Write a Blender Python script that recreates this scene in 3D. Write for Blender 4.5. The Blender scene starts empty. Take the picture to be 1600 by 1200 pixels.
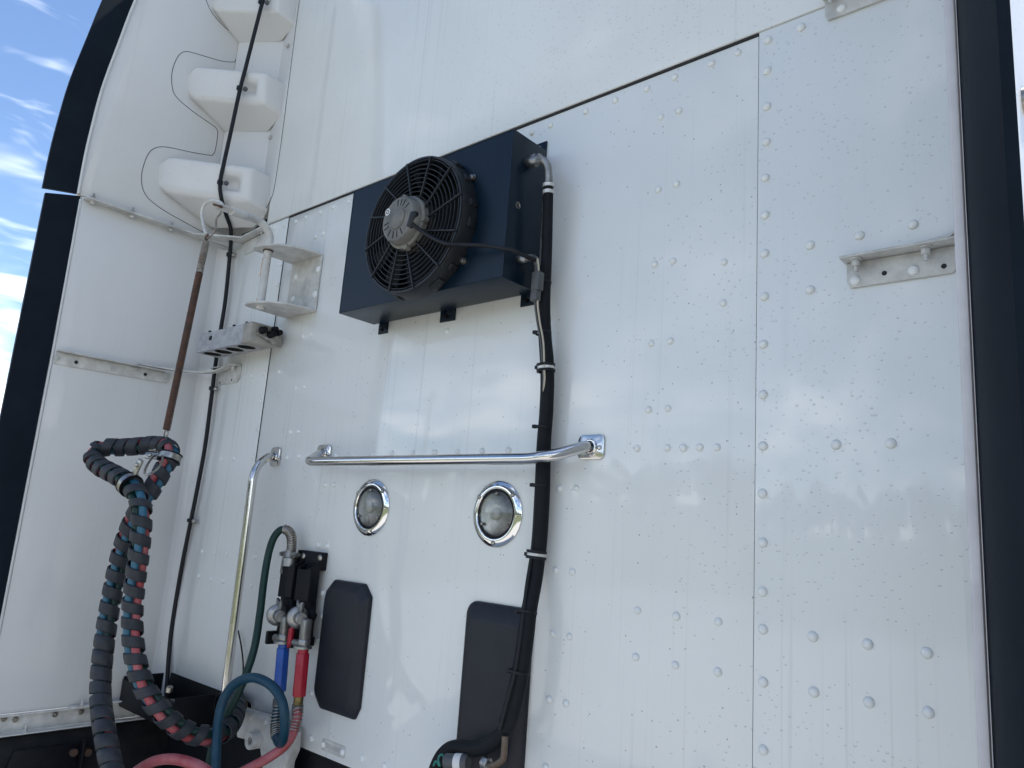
import bpy, bmesh, math, random
from mathutils import Vector, Matrix
random.seed(7)
S = bpy.context.scene
C = S.collection
V = Vector

# ------------------------------------------------------------------ camera
F_PX = 1179.88
CAM = V((1.40, -1.30, 1.75))
ROT = Matrix(((0.75486011, 0.65192323, 0.07198833),      # right
              (-0.07486267, 0.19467915, -0.97800594),    # down
              (-0.65159942, 0.73286843, 0.19576024)))    # forward
cd = bpy.data.cameras.new('camera')
cam = bpy.data.objects.new('camera', cd)
C.objects.link(cam)
cd.sensor_fit = 'HORIZONTAL'
cd.sensor_width = 36.0
cd.lens = 36.0 * F_PX / 1600.0
cd.clip_start = 0.02
cd.clip_end = 3000
m = Matrix((ROT[0], -V(ROT[1]), -V(ROT[2]))).transposed().to_4x4()
m.translation = CAM
cam.matrix_world = m
S.camera = cam
S.render.resolution_x, S.render.resolution_y = 1024, 768

# ------------------------------------------------------------------ sky, sun, exposure
CLOUD_Z = 17.9
SUN_EL, SUN_AZ = math.radians(60), math.radians(25)       # azimuth from +Y towards +X: behind the cab, to its right
W = bpy.data.worlds.new('World')
S.world = W
W.use_nodes = True
nt = W.node_tree
nt.nodes.clear()
def N(t, typ, **k):
    n = t.nodes.new(typ)
    for a, b in k.items():
        setattr(n, a, b)
    return n
out = N(nt, 'ShaderNodeOutputWorld')
bg = N(nt, 'ShaderNodeBackground')
sky = N(nt, 'ShaderNodeTexSky', sky_type='NISHITA', sun_disc=False, sun_elevation=SUN_EL, sun_rotation=SUN_AZ,
        altitude=1200, air_density=1.0, dust_density=0.15, ozone_density=3.0)
tc = N(nt, 'ShaderNodeTexCoord')
sep = N(nt, 'ShaderNodeSeparateXYZ')
nt.links.new(tc.outputs['Generated'], sep.inputs[0])
def M(t, op, a, b=None, clamp=False):
    n = N(t, 'ShaderNodeMath', operation=op, use_clamp=clamp)
    for i, v in enumerate((a, b)):
        if v is None: continue
        if isinstance(v, (int, float)): n.inputs[i].default_value = v
        else: t.links.new(v, n.inputs[i])
    return n.outputs[0]
zz = M(nt, 'ADD', M(nt, 'MAXIMUM', sep.outputs[2], 0.0), 0.16)
comb = N(nt, 'ShaderNodeCombineXYZ')
nt.links.new(M(nt, 'DIVIDE', sep.outputs[0], zz), comb.inputs[0])
nt.links.new(M(nt, 'DIVIDE', sep.outputs[1], zz), comb.inputs[1])
comb.inputs[2].default_value = CLOUD_Z
nz = N(nt, 'ShaderNodeTexNoise')
nz.inputs['Scale'].default_value = 1.05
nz.inputs['Detail'].default_value = 5
nz.inputs['Roughness'].default_value = 0.56
nz.inputs['Distortion'].default_value = 0.25
nt.links.new(comb.outputs[0], nz.inputs['Vector'])
# more cloud low down, less overhead
low = M(nt, 'MULTIPLY', M(nt, 'SUBTRACT', 0.30, sep.outputs[2], clamp=True), 0.42)
cl = N(nt, 'ShaderNodeMapRange', interpolation_type='SMOOTHSTEP')
cl.inputs['From Min'].default_value = 0.50
cl.inputs['From Max'].default_value = 0.74
nt.links.new(M(nt, 'ADD', nz.outputs[0], low), cl.inputs['Value'])
# thin wisps low over the horizon
cw = N(nt, 'ShaderNodeVectorMath', operation='MULTIPLY')
nt.links.new(tc.outputs['Generated'], cw.inputs[0])
cw.inputs[1].default_value = (5.0, 5.0, 17.0)
nw = N(nt, 'ShaderNodeTexNoise')
nw.inputs['Scale'].default_value = 1.0
nw.inputs['Detail'].default_value = 4
nw.inputs['Roughness'].default_value = 0.6
nw.inputs['Distortion'].default_value = 0.6
nt.links.new(cw.outputs[0], nw.inputs['Vector'])
wl = N(nt, 'ShaderNodeMapRange', interpolation_type='SMOOTHSTEP')
wl.inputs['From Min'].default_value = 0.52
wl.inputs['From Max'].default_value = 0.74
wl.inputs['To Max'].default_value = 0.48
nt.links.new(M(nt, 'ADD', nw.outputs[0], M(nt, 'MULTIPLY', M(nt, 'SUBTRACT', 0.32, sep.outputs[2]), 0.35)), wl.inputs['Value'])
mix = N(nt, 'ShaderNodeMix', data_type='RGBA')
nt.links.new(M(nt, 'MULTIPLY', M(nt, 'MAXIMUM', cl.outputs[0], wl.outputs[0]), 0.95), mix.inputs['Factor'])
nt.links.new(sky.outputs[0], mix.inputs['A'])
mix.inputs['B'].default_value = (13.5, 13.6, 13.8, 1)
nt.links.new(mix.outputs['Result'], bg.inputs['Color'])
bg.inputs['Strength'].default_value = 0.125
nt.links.new(bg.outputs[0], out.inputs[0])

sl = bpy.data.lights.new('sun', 'SUN')
sl.energy = 3.9
sl.angle = math.radians(0.5)
sl.color = (1.0, 0.95, 0.88)
so = bpy.data.objects.new('sun', sl)
C.objects.link(so)
sd = V((math.sin(SUN_AZ) * math.cos(SUN_EL), math.cos(SUN_AZ) * math.cos(SUN_EL), math.sin(SUN_EL)))
so.rotation_euler = sd.to_track_quat('Z', 'Y').to_euler()
so.location = sd * 50
S.view_settings.view_transform = 'Standard'
S.view_settings.look = 'None'
S.view_settings.gamma = 1
S.view_settings.use_curve_mapping = False
S.view_settings.exposure = 1.02
S.cycles.max_bounces = 6
S.cycles.diffuse_bounces = 3
S.cycles.glossy_bounces = 3
S.cycles.transmission_bounces = 5
S.cycles.caustics_reflective = False
S.cycles.caustics_refractive = False

# ------------------------------------------------------------------ helpers
def P(px, py, d=0.0):
    """point standing d metres in front of the cab's rear wall, seen at photo pixel px, py"""
    c = V((px - 800.0, py - 600.0, F_PX))
    w = ROT.transposed() @ c
    return CAM + w * ((1.3 - d) / w.y)
def PXp(px, py, X):
    c = V((px - 800.0, py - 600.0, F_PX))
    w = ROT.transposed() @ c
    return CAM + w * ((X - CAM.x) / w.x)

def thing(name, label, cat, loc=(0, 0, 0), group=None):
    o = bpy.data.objects.new(name, None)
    o.empty_display_size = 0.05
    o.location = loc
    C.objects.link(o)
    tag(o, label, cat, group)
    return o
def tag(o, label=None, cat=None, group=None, kind=None):
    if label: o['label'] = label
    if cat: o['category'] = cat
    if group: o['group'] = group
    if kind: o['kind'] = kind
    return o
def wloc(o):
    p = V(o.location)
    while o.parent:
        o = o.parent
        p += V(o.location)
    return p
def obj(name, bm, mat, parent=None, smooth=38, at=None, label=None, kind=None, bevel=None):
    """link bm (built in world coordinates) as one mesh object; its origin is at `at` or at its own middle"""
    bm.normal_update()
    if at is None:
        mn = V((min(v.co.x for v in bm.verts), min(v.co.y for v in bm.verts), min(v.co.z for v in bm.verts)))
        mx = V((max(v.co.x for v in bm.verts), max(v.co.y for v in bm.verts), max(v.co.z for v in bm.verts)))
        at = (mn + mx) / 2
        if parent is None: at.z = mn.z
    at = V(at)
    bmesh.ops.translate(bm, verts=bm.verts, vec=-at)
    me = bpy.data.meshes.new(name)
    bm.to_mesh(me)
    bm.free()
    me.materials.append(mat)
    if smooth:
        me.shade_smooth()
        me.set_sharp_from_angle(angle=math.radians(smooth))
    o = bpy.data.objects.new(name, me)
    C.objects.link(o)
    if parent:
        o.parent = parent
        o.location = at - wloc(parent)
    else:
        o.location = at
    if label: o['label'] = label
    if kind: o['kind'] = kind
    if bevel:
        b = o.modifiers.new('bevel', 'BEVEL')
        b.width, b.segments, b.limit_method = bevel[0], bevel[1], 'ANGLE'
        b.angle_limit = math.radians(25)
    return o
def copy_part(o, at, parent, rot=None):
    c = o.copy()
    C.objects.link(c)
    c.parent = parent
    c.location = V(at) - (wloc(parent) if parent else V())
    if rot: c.rotation_euler = rot
    return c
def B():
    return bmesh.new()
def box(bm, a, b, bev=0.0, seg=2, mat=None, faces=False):
    x0, y0, z0 = (min(a[i], b[i]) for i in range(3))
    x1, y1, z1 = (max(a[i], b[i]) for i in range(3))
    vs = [bm.verts.new(p) for p in ((x0, y0, z0), (x1, y0, z0), (x1, y1, z0), (x0, y1, z0), (x0, y0, z1), (x1, y0, z1), (x1, y1, z1), (x0, y1, z1))]
    fs = [bm.faces.new([vs[i] for i in f]) for f in ((0, 3, 2, 1), (4, 5, 6, 7), (0, 1, 5, 4), (1, 2, 6, 5), (2, 3, 7, 6), (3, 0, 4, 7))]
    if mat is not None:
        bmesh.ops.transform(bm, matrix=mat, verts=vs)
    if bev:
        es = list({e for f in fs for e in f.edges})
        bmesh.ops.bevel(bm, geom=es, offset=bev, segments=seg, affect='EDGES', profile=0.5, clamp_overlap=True)
    return bm
def obox(bm, c, size, rot, bev=0.0, seg=2):
    """box of given size centred at c with 3x3 rotation rot"""
    mt = rot.to_4x4()
    mt.translation = V(c)
    s = V(size) / 2
    return box(bm, -s, s, bev, seg, mt)
def basis(z, up=V((0, 0, 1))):
    z = V(z).normalized()
    if abs(z.dot(up)) > 0.98: up = V((1, 0, 0))
    x = up.cross(z).normalized()
    y = z.cross(x)
    return Matrix((x, y, z)).transposed()
def lathe(bm, o, axis, prof, seg=24, closed=False):
    """profile of (radius, height) turned about axis through o"""
    R = basis(axis)
    o = V(o)
    rings = []
    for r, h in prof:
        if r < 1e-6:
            rings.append([bm.verts.new(o + R @ V((0, 0, h)))])
        else:
            rings.append([bm.verts.new(o + R @ V((r * math.cos(2 * math.pi * i / seg), r * math.sin(2 * math.pi * i / seg), h))) for i in range(seg)])
    n = len(rings)
    for k in range(n if closed else n - 1):
        a, b = rings[k], rings[(k + 1) % n]
        for i in range(seg):
            j = (i + 1) % seg
            if len(a) == 1 and len(b) == 1: continue
            if len(a) == 1: bm.faces.new((a[0], b[i], b[j]))
            elif len(b) == 1: bm.faces.new((a[i], a[j], b[0]))
            else: bm.faces.new((a[i], a[j], b[j], b[i]))
    return bm
def cyl(bm, a, b, r, seg=16, r1=None, bev=0.0):
    a, b = V(a), V(b)
    L = (b - a).length
    r1 = r if r1 is None else r1
    if bev:
        lathe(bm, a, b - a, [(0, 0), (r - bev, 0), (r, bev), (r1, L - bev), (r1 - bev, L), (0, L)], seg)
    else:
        lathe(bm, a, b - a, [(0, 0), (r, 0), (r1, L), (0, L)], seg)
    return bm
def cr(pts, n=8, closed=False):
    """Catmull-Rom through the points"""
    pts = [V(p) for p in pts]
    k = len(pts)
    res = []
    for i in range(k if closed else k - 1):
        if closed: p0, p1, p2, p3 = pts[(i - 1) % k], pts[i], pts[(i + 1) % k], pts[(i + 2) % k]
        else: p0, p1, p2, p3 = pts[max(i - 1, 0)], pts[i], pts[i + 1], pts[min(i + 2, k - 1)]
        for j in range(n):
            t = j / n
            res.append(0.5 * ((2 * p1) + (p2 - p0) * t + (2 * p0 - 5 * p1 + 4 * p2 - p3) * t * t + (3 * p1 - p0 - 3 * p2 + p3) * t ** 3))
    if not closed: res.append(pts[-1])
    return res
def frames(pts, closed=False):
    T = []
    k = len(pts)
    for i in range(k):
        if closed: t = pts[(i + 1) % k] - pts[i - 1]
        else: t = pts[min(i + 1, k - 1)] - pts[max(i - 1, 0)]
        T.append(t.normalized())
    n = T[0].orthogonal().normalized()
    fr = []
    for i in range(k):
        if i:
            q = T[i - 1].rotation_difference(T[i])
            n = q @ n
        n = (n - T[i] * n.dot(T[i])).normalized()
        fr.append((n.copy(), T[i].cross(n)))
    return T, fr
def tube(bm, pts, r, seg=12, closed=False, rfun=None):
    pts = [V(p) for p in pts]
    T, fr = frames(pts, closed)
    rings = []
    for i, p in enumerate(pts):
        rr = rfun(i / max(1, len(pts) - 1)) if rfun else r
        a, b = fr[i]
        rings.append([bm.verts.new(p + (a * math.cos(2 * math.pi * j / seg) + b * math.sin(2 * math.pi * j / seg)) * rr) for j in range(seg)])
    k = len(rings)
    for i in range(k if closed else k - 1):
        a, b = rings[i], rings[(i + 1) % k]
        off = 0
        if closed and i == k - 1:
            off = min(range(seg), key=lambda s: (a[0].co - b[s].co).length)
        for j in range(seg):
            bm.faces.new((a[j], a[(j + 1) % seg], b[(j + 1 + off) % seg], b[(j + off) % seg]))
    if not closed:
        bm.faces.new(list(reversed(rings[0])))
        bm.faces.new(rings[-1])
    return bm
def prism(bm, pts, vec, bev=0.0, seg=2):
    """flat polygon pts pushed out along vec"""
    vec = V(vec)
    a = [bm.verts.new(V(p)) for p in pts]
    b = [bm.verts.new(V(p) + vec) for p in pts]
    k = len(a)
    fs = [bm.faces.new(list(reversed(a))), bm.faces.new(b)]
    for i in range(k):
        fs.append(bm.faces.new((a[i], a[(i + 1) % k], b[(i + 1) % k], b[i])))
    bmesh.ops.recalc_face_normals(bm, faces=fs)
    if bev:
        es = list({e for f in fs for e in f.edges})
        bmesh.ops.bevel(bm, geom=es, offset=bev, segments=seg, affect='EDGES', profile=0.5, clamp_overlap=True)
    return bm
def rrect(x0, x1, z0, z1, r, y, n=4):
    """rounded rectangle in the wall plane"""
    pts = []
    for cx, cz, a0 in ((x1 - r, z1 - r, 0), (x0 + r, z1 - r, 90), (x0 + r, z0 + r, 180), (x1 - r, z0 + r, 270)):
        for i in range(n + 1):
            a = math.radians(a0 + 90 * i / n)
            pts.append(V((cx + r * math.cos(a), y, cz + r * math.sin(a))))
    return pts
def hexnut(bm, c, axis, r, h, wash=True):
    R = basis(axis)
    c = V(c)
    ax = V(axis).normalized()
    if wash: cyl(bm, c, c + ax * h * 0.22, r * 1.35, 14)
    pts = [c + ax * h * 0.2 + R @ V((r * math.cos(math.pi / 3 * i), r * math.sin(math.pi / 3 * i), 0)) for i in range(6)]
    prism(bm, pts, ax * h * 0.8, r * 0.12, 1)
    return bm

# ------------------------------------------------------------------ materials
def mat(name, col, rough=0.5, metal=0.0, coat=0.0, coat_r=0.03, spec=0.5, var=0.0, vscale=8.0, bump=0.0, bscale=60.0, col2=None, stretch=(1, 1, 1), trans=0.0, ior=1.5, rvar=0.0):
    mt = bpy.data.materials.new(name)
    mt.use_nodes = True
    t = mt.node_tree
    b = t.nodes['Principled BSDF']
    b.inputs['Base Color'].default_value = (*col, 1)
    b.inputs['Roughness'].default_value = rough
    b.inputs['Metallic'].default_value = metal
    b.inputs['Coat Weight'].default_value = coat
    b.inputs['Coat Roughness'].default_value = coat_r
    b.inputs['Specular IOR Level'].default_value = spec
    b.inputs['IOR'].default_value = ior
    b.inputs['Transmission Weight'].default_value = trans
    if var or col2 or bump or rvar:
        g = N(t, 'ShaderNodeNewGeometry')
        mp = N(t, 'ShaderNodeVectorMath', operation='MULTIPLY')
        t.links.new(g.outputs['Position'], mp.inputs[0])
        mp.inputs[1].default_value = stretch
    if var or col2 or rvar:
        nn = N(t, 'ShaderNodeTexNoise')
        nn.inputs['Scale'].default_value = vscale
        nn.inputs['Detail'].default_value = 6
        nn.inputs['Roughness'].default_value = 0.65
        t.links.new(mp.outputs[0], nn.inputs['Vector'])
        rp = N(t, 'ShaderNodeMapRange')
        rp.inputs['From Min'].default_value = 0.35
        rp.inputs['From Max'].default_value = 0.68
        t.links.new(nn.outputs[0], rp.inputs['Value'])
        if var or col2:
            mx = N(t, 'ShaderNodeMix', data_type='RGBA')
            t.links.new(rp.outputs[0], mx.inputs['Factor'])
            c2 = col2 or tuple(c * (1 - var) for c in col)
            mx.inputs['A'].default_value = (*col, 1)
            mx.inputs['B'].default_value = (*c2, 1)
            t.links.new(mx.outputs['Result'], b.inputs['Base Color'])
        if rvar:
            t.links.new(M(t, 'ADD', M(t, 'MULTIPLY', rp.outputs[0], rvar), rough), b.inputs['Roughness'])
    if bump:
        n2 = N(t, 'ShaderNodeTexNoise')
        n2.inputs['Scale'].default_value = bscale
        n2.inputs['Detail'].default_value = 4
        t.links.new(mp.outputs[0], n2.inputs['Vector'])
        bp = N(t, 'ShaderNodeBump')
        bp.inputs['Strength'].default_value = bump
        bp.inputs['Distance'].default_value = 0.002
        t.links.new(n2.outputs[0], bp.inputs['Height'])
        t.links.new(bp.outputs[0], b.inputs['Normal'])
    return mt

def white_paint(name, col, coat=0.8, drops=True, wave=0.035, rough=0.42, streak=0.095):
    """white cab paint: clear coat, faint run-down streaks, grime specks and rain drops with painted lower-rim shade"""
    mt = bpy.data.materials.new(name)
    mt.use_nodes = True
    t = mt.node_tree
    L = t.links.new
    b = t.nodes['Principled BSDF']
    b.inputs['Roughness'].default_value = rough
    b.inputs['Coat Weight'].default_value = coat
    b.inputs['Coat Roughness'].default_value = 0.045
    b.inputs['Coat IOR'].default_value = 1.5
    g = N(t, 'ShaderNodeNewGeometry')
    pos = g.outputs['Position']
    def noise(scale, detail=4, st=(1, 1, 1), rough=0.5):
        mp = N(t, 'ShaderNodeVectorMath', operation='MULTIPLY')
        L(pos, mp.inputs[0])
        mp.inputs[1].default_value = st
        n = N(t, 'ShaderNodeTexNoise')
        n.inputs['Scale'].default_value = scale
        n.inputs['Detail'].default_value = detail
        n.inputs['Roughness'].default_value = rough
        L(mp.outputs[0], n.inputs['Vector'])
        return n.outputs[0]
    def ramp(v, a, bb, c=0.0, d=1.0):
        r = N(t, 'ShaderNodeMapRange', interpolation_type='SMOOTHSTEP')
        L(v, r.inputs['Value'])
        r.inputs['From Min'].default_value, r.inputs['From Max'].default_value = a, bb
        r.inputs['To Min'].default_value, r.inputs['To Max'].default_value = c, d
        return r.outputs[0]
    # run-down streaks
    st = ramp(noise(1.0, 2, (75, 75, 0.7), 0.6), 0.56, 0.72)
    blot = ramp(noise(2.2, 3), 0.35, 0.7)
    grime = M(t, 'MULTIPLY', M(t, 'MULTIPLY', st, ramp(noise(1.7, 1), 0.40, 0.62)), streak * 1.5)
    grime = M(t, 'ADD', grime, M(t, 'MULTIPLY', blot, 0.075))
    # grime specks
    def cells(scale, rad, thr, seed, stretch=(1, 1, 1)):
        mp = N(t, 'ShaderNodeVectorMath', operation='MULTIPLY_ADD')
        L(pos, mp.inputs[0])
        mp.inputs[1].default_value = stretch
        mp.inputs[2].default_value = (seed, seed * 0.37, seed * 1.7)
        vo = N(t, 'ShaderNodeTexVoronoi', feature='F1')
        vo.inputs['Scale'].default_value = scale
        L(mp.outputs[0], vo.inputs['Vector'])
        sc = N(t, 'ShaderNodeSeparateColor')
        L(vo.outputs['Color'], sc.inputs[0])
        on = M(t, 'GREATER_THAN', sc.outputs[0], thr)
        df = N(t, 'ShaderNodeVectorMath', operation='SUBTRACT')
        L(mp.outputs[0], df.inputs[0])
        L(vo.outputs['Position'], df.inputs[1])
        sz = N(t, 'ShaderNodeSeparateXYZ')
        L(df.outputs[0], sz.inputs[0])
        return vo.outputs['Distance'], on, sc.outputs[1], sc.outputs[2], M(t, 'MULTIPLY', sz.outputs[2], scale)
    dist, on, rnd, _, _ = cells(95, 0, 0.82, 3.1)
    sp = M(t, 'MULTIPLY', M(t, 'LESS_THAN', dist, M(t, 'MULTIPLY', M(t, 'MULTIPLY', rnd, rnd), 0.17)), on)
    height = noise(3.5, 0)
    hsum = M(t, 'MULTIPLY', height, wave)
    if drops:
        sx = N(t, 'ShaderNodeSeparateXYZ')
        L(pos, sx.inputs[0])
        wet = M(t, 'MULTIPLY', ramp(noise(2.9, 2), 0.26, 0.55, 0.12, 1.0), ramp(sx.outputs[0], -0.2, 0.9, 0.22, 1.0))
        d2, _, r2, r3, dz = cells(88, 0, 0.0, 9.3)
        keep = M(t, 'LESS_THAN', r2, M(t, 'MULTIPLY', wet, 0.95))
        # drops of uneven size: d3 is 1 at the rim
        d3 = M(t, 'DIVIDE', d2, M(t, 'ADD', M(t, 'MULTIPLY', r3, 0.20), 0.07))
        drop = M(t, 'MULTIPLY', ramp(d3, 0.45, 1.0, 1.0, 0.0), keep)
        edge = M(t, 'MULTIPLY', M(t, 'MULTIPLY', ramp(d3, 0.35, 0.75), ramp(d3, 0.85, 1.10, 1.0, 0.0)), keep)
        edge = M(t, 'MULTIPLY', edge, ramp(dz, -0.08, 0.06, 1.0, 0.0))  # lower rim only: the drop's shaded crescent, painted into the colour
        grime = M(t, 'ADD', grime, M(t, 'MULTIPLY', edge, 0.42))  # painted drop shade joins the grime mask
        hsum = M(t, 'ADD', hsum, M(t, 'MULTIPLY', drop, 0.16))
    grime = M(t, 'ADD', grime, M(t, 'MULTIPLY', sp, 0.62), clamp=True)
    mx = N(t, 'ShaderNodeMix', data_type='RGBA')
    L(grime, mx.inputs['Factor'])  # grime together with the painted drop shade
    mx.inputs['A'].default_value = (*col, 1)
    mx.inputs['B'].default_value = (0.16, 0.155, 0.14, 1)
    L(mx.outputs['Result'], b.inputs['Base Color'])
    bp = N(t, 'ShaderNodeBump')
    bp.inputs['Strength'].default_value = 0.5
    bp.inputs['Distance'].default_value = 0.004
    L(hsum, bp.inputs['Height'])
    L(bp.outputs[0], b.inputs['Normal'])
    L(bp.outputs[0], b.inputs['Coat Normal'])
    return mt

M_WALL = white_paint('white_cab_paint', (0.72, 0.733, 0.712))
M_UPPER = white_paint('white_roof_paint', (0.72, 0.733, 0.712))
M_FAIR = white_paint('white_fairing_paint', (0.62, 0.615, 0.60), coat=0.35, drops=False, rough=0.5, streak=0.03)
M_BRKT = mat('white_bracket_paint', (0.60, 0.595, 0.565), 0.5, coat=0.15, var=0.34, vscale=26, bump=0.08)
M_RIVET = mat('white_rivet_paint', (0.72, 0.733, 0.712), 0.42, coat=0.4)
M_SEAM = mat('dark_seam_gap', (0.02, 0.02, 0.022), 0.9)
M_TRIM = mat('black_rubber_trim', (0.006, 0.011, 0.018), 0.55, var=0.3, vscale=12, bump=0.05, bscale=25, spec=0.09)
M_GREYEDGE = mat('grey_edge_channel', (0.56, 0.55, 0.57), 0.5, var=0.15, vscale=20)
M_BLACK = mat('black_plastic', (0.006, 0.007, 0.010), 0.5, spec=0.18, var=0.3, vscale=30, bump=0.06)
M_DUSTY = mat('dusty_black_plastic', (0.006, 0.007, 0.010), 0.65, spec=0.15, col2=(0.022, 0.022, 0.022), vscale=9, bump=0.1)
M_PAD = mat('charcoal_rubber_pad', (0.014, 0.016, 0.023), 0.48, spec=0.3, var=0.25, vscale=14, bump=0.12, bscale=180)
M_NAVY = mat('navy_black_powder_coat', (0.004, 0.013, 0.026), 0.34, spec=0.21, var=0.25, vscale=40, stretch=(1, 1, 0.1), bump=0.04, bscale=200)
M_FAN = mat('black_fan_plastic', (0.014, 0.016, 0.019), 0.5, spec=0.35, var=0.3, vscale=40)
M_MOTOR = mat('dusty_fan_motor', (0.085, 0.085, 0.083), 0.6, col2=(0.19, 0.185, 0.16), vscale=18, bump=0.05)
M_CORE = mat('condenser_core', (0.006, 0.006, 0.007), 0.7)
M_STEEL = mat('polished_stainless', (0.60, 0.59, 0.57), 0.11, 1.0, rvar=0.10, vscale=25, stretch=(1, 1, 1))
M_CHROME = mat('chrome', (0.72, 0.72, 0.71), 0.05, 1.0, rvar=0.06, vscale=30)
M_ZINC = mat('zinc_plated_steel', (0.42, 0.41, 0.38), 0.35, 1.0, col2=(0.22, 0.20, 0.17), vscale=60)
M_ALU = mat('cast_aluminium', (0.36, 0.36, 0.35), 0.42, 0.9, var=0.45, vscale=45, bump=0.2, bscale=150)
M_CAST = mat('painted_casting', (0.50, 0.50, 0.48), 0.5, var=0.3, vscale=22, bump=0.15, bscale=90)
M_RUST = mat('rusty_spring_steel', (0.055, 0.036, 0.028), 0.72, 0.1, col2=(0.11, 0.050, 0.030), vscale=45, bump=0.3, bscale=200)
M_RUSTLT = mat('pale_spring_steel', (0.30, 0.29, 0.26), 0.6, 0.2, col2=(0.13, 0.09, 0.07), vscale=60)
M_WRAP = mat('charcoal_spiral_wrap', (0.019, 0.022, 0.027), 0.55, spec=0.3, col2=(0.036, 0.039, 0.046), vscale=22, bump=0.08)
M_RED = mat('faded_red_hose', (0.27, 0.030, 0.038), 0.55, col2=(0.36, 0.115, 0.125), vscale=16, bump=0.05)
M_BLUE = mat('blue_hose', (0.004, 0.034, 0.066), 0.45, spec=0.3, col2=(0.010, 0.052, 0.082), vscale=18)
M_BLUE2 = mat('light_blue_hose', (0.012, 0.085, 0.15), 0.5, col2=(0.02, 0.11, 0.17), vscale=18)
M_GREEN = mat('dark_green_hose', (0.005, 0.030, 0.026), 0.45, spec=0.3, var=0.3, vscale=18)
M_RGRIP = mat('red_grip', (0.36, 0.012, 0.030), 0.4, var=0.2, vscale=30)
M_BGRIP = mat('blue_grip', (0.012, 0.075, 0.34), 0.4, var=0.2, vscale=30)
M_BRASS = mat('tarnished_brass', (0.22, 0.17, 0.075), 0.4, 0.9, var=0.4, vscale=60)
M_HOSE = mat('black_foam_hose', (0.007, 0.009, 0.012), 0.65, spec=0.2, var=0.3, vscale=40, bump=0.15, bscale=120)
M_CABLE = mat('black_cable_jacket', (0.009, 0.010, 0.013), 0.5, spec=0.25)
M_BEIGE = mat('beige_wire', (0.42, 0.38, 0.30), 0.5)
M_GREYP = mat('grey_plastic', (0.075, 0.078, 0.082), 0.5, var=0.25, vscale=30)
M_WHITEP = mat('white_plastic', (0.62, 0.62, 0.60), 0.5)
M_TEAL = mat('teal_wire', (0.01, 0.16, 0.13), 0.4)
M_STONE = mat('weathered_grey_holder', (0.27, 0.275, 0.29), 0.75, col2=(0.42, 0.43, 0.45), vscale=38, bump=0.25, bscale=110)
M_STONE2 = mat('worn_beige_holder_end', (0.34, 0.325, 0.29), 0.7, col2=(0.24, 0.23, 0.21), vscale=30, bump=0.15)
M_LENS = mat('clear_ribbed_lens', (0.93, 0.94, 0.94), 0.06, trans=1.0, ior=1.49)
t_ = M_LENS.node_tree
t_.nodes.clear()
o_ = N(t_, 'ShaderNodeOutputMaterial'); mx_ = N(t_, 'ShaderNodeMixShader'); tr_ = N(t_, 'ShaderNodeBsdfTransparent'); gl_ = N(t_, 'ShaderNodeBsdfGlossy'); fr_ = N(t_, 'ShaderNodeFresnel')
tr_.inputs[0].default_value = (0.90, 0.91, 0.91, 1)
gl_.inputs['Roughness'].default_value = 0.10
fr_.inputs[0].default_value = 1.6
t_.links.new(M(t_, 'MULTIPLY', fr_.outputs[0], 1.3, clamp=True), mx_.inputs[0]); t_.links.new(tr_.outputs[0], mx_.inputs[1]); t_.links.new(gl_.outputs[0], mx_.inputs[2]); t_.links.new(mx_.outputs[0], o_.inputs[0])
M_BOWL = mat('lamp_reflector', (0.58, 0.58, 0.57), 0.30, 0.75, var=0.3, vscale=90)
M_STAMP = mat('stamped_marks', (0.10, 0.10, 0.10), 0.5, 0.6)
M_BULB = mat('bulb_glass', (0.70, 0.69, 0.64), 0.25)
M_POLE = mat('weathered_timber', (0.22, 0.19, 0.16), 0.85, var=0.3, vscale=6, stretch=(4, 4, 0.4))
M_TAPE = mat('white_zip_band', (0.55, 0.55, 0.53), 0.35, 0.3)

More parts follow.
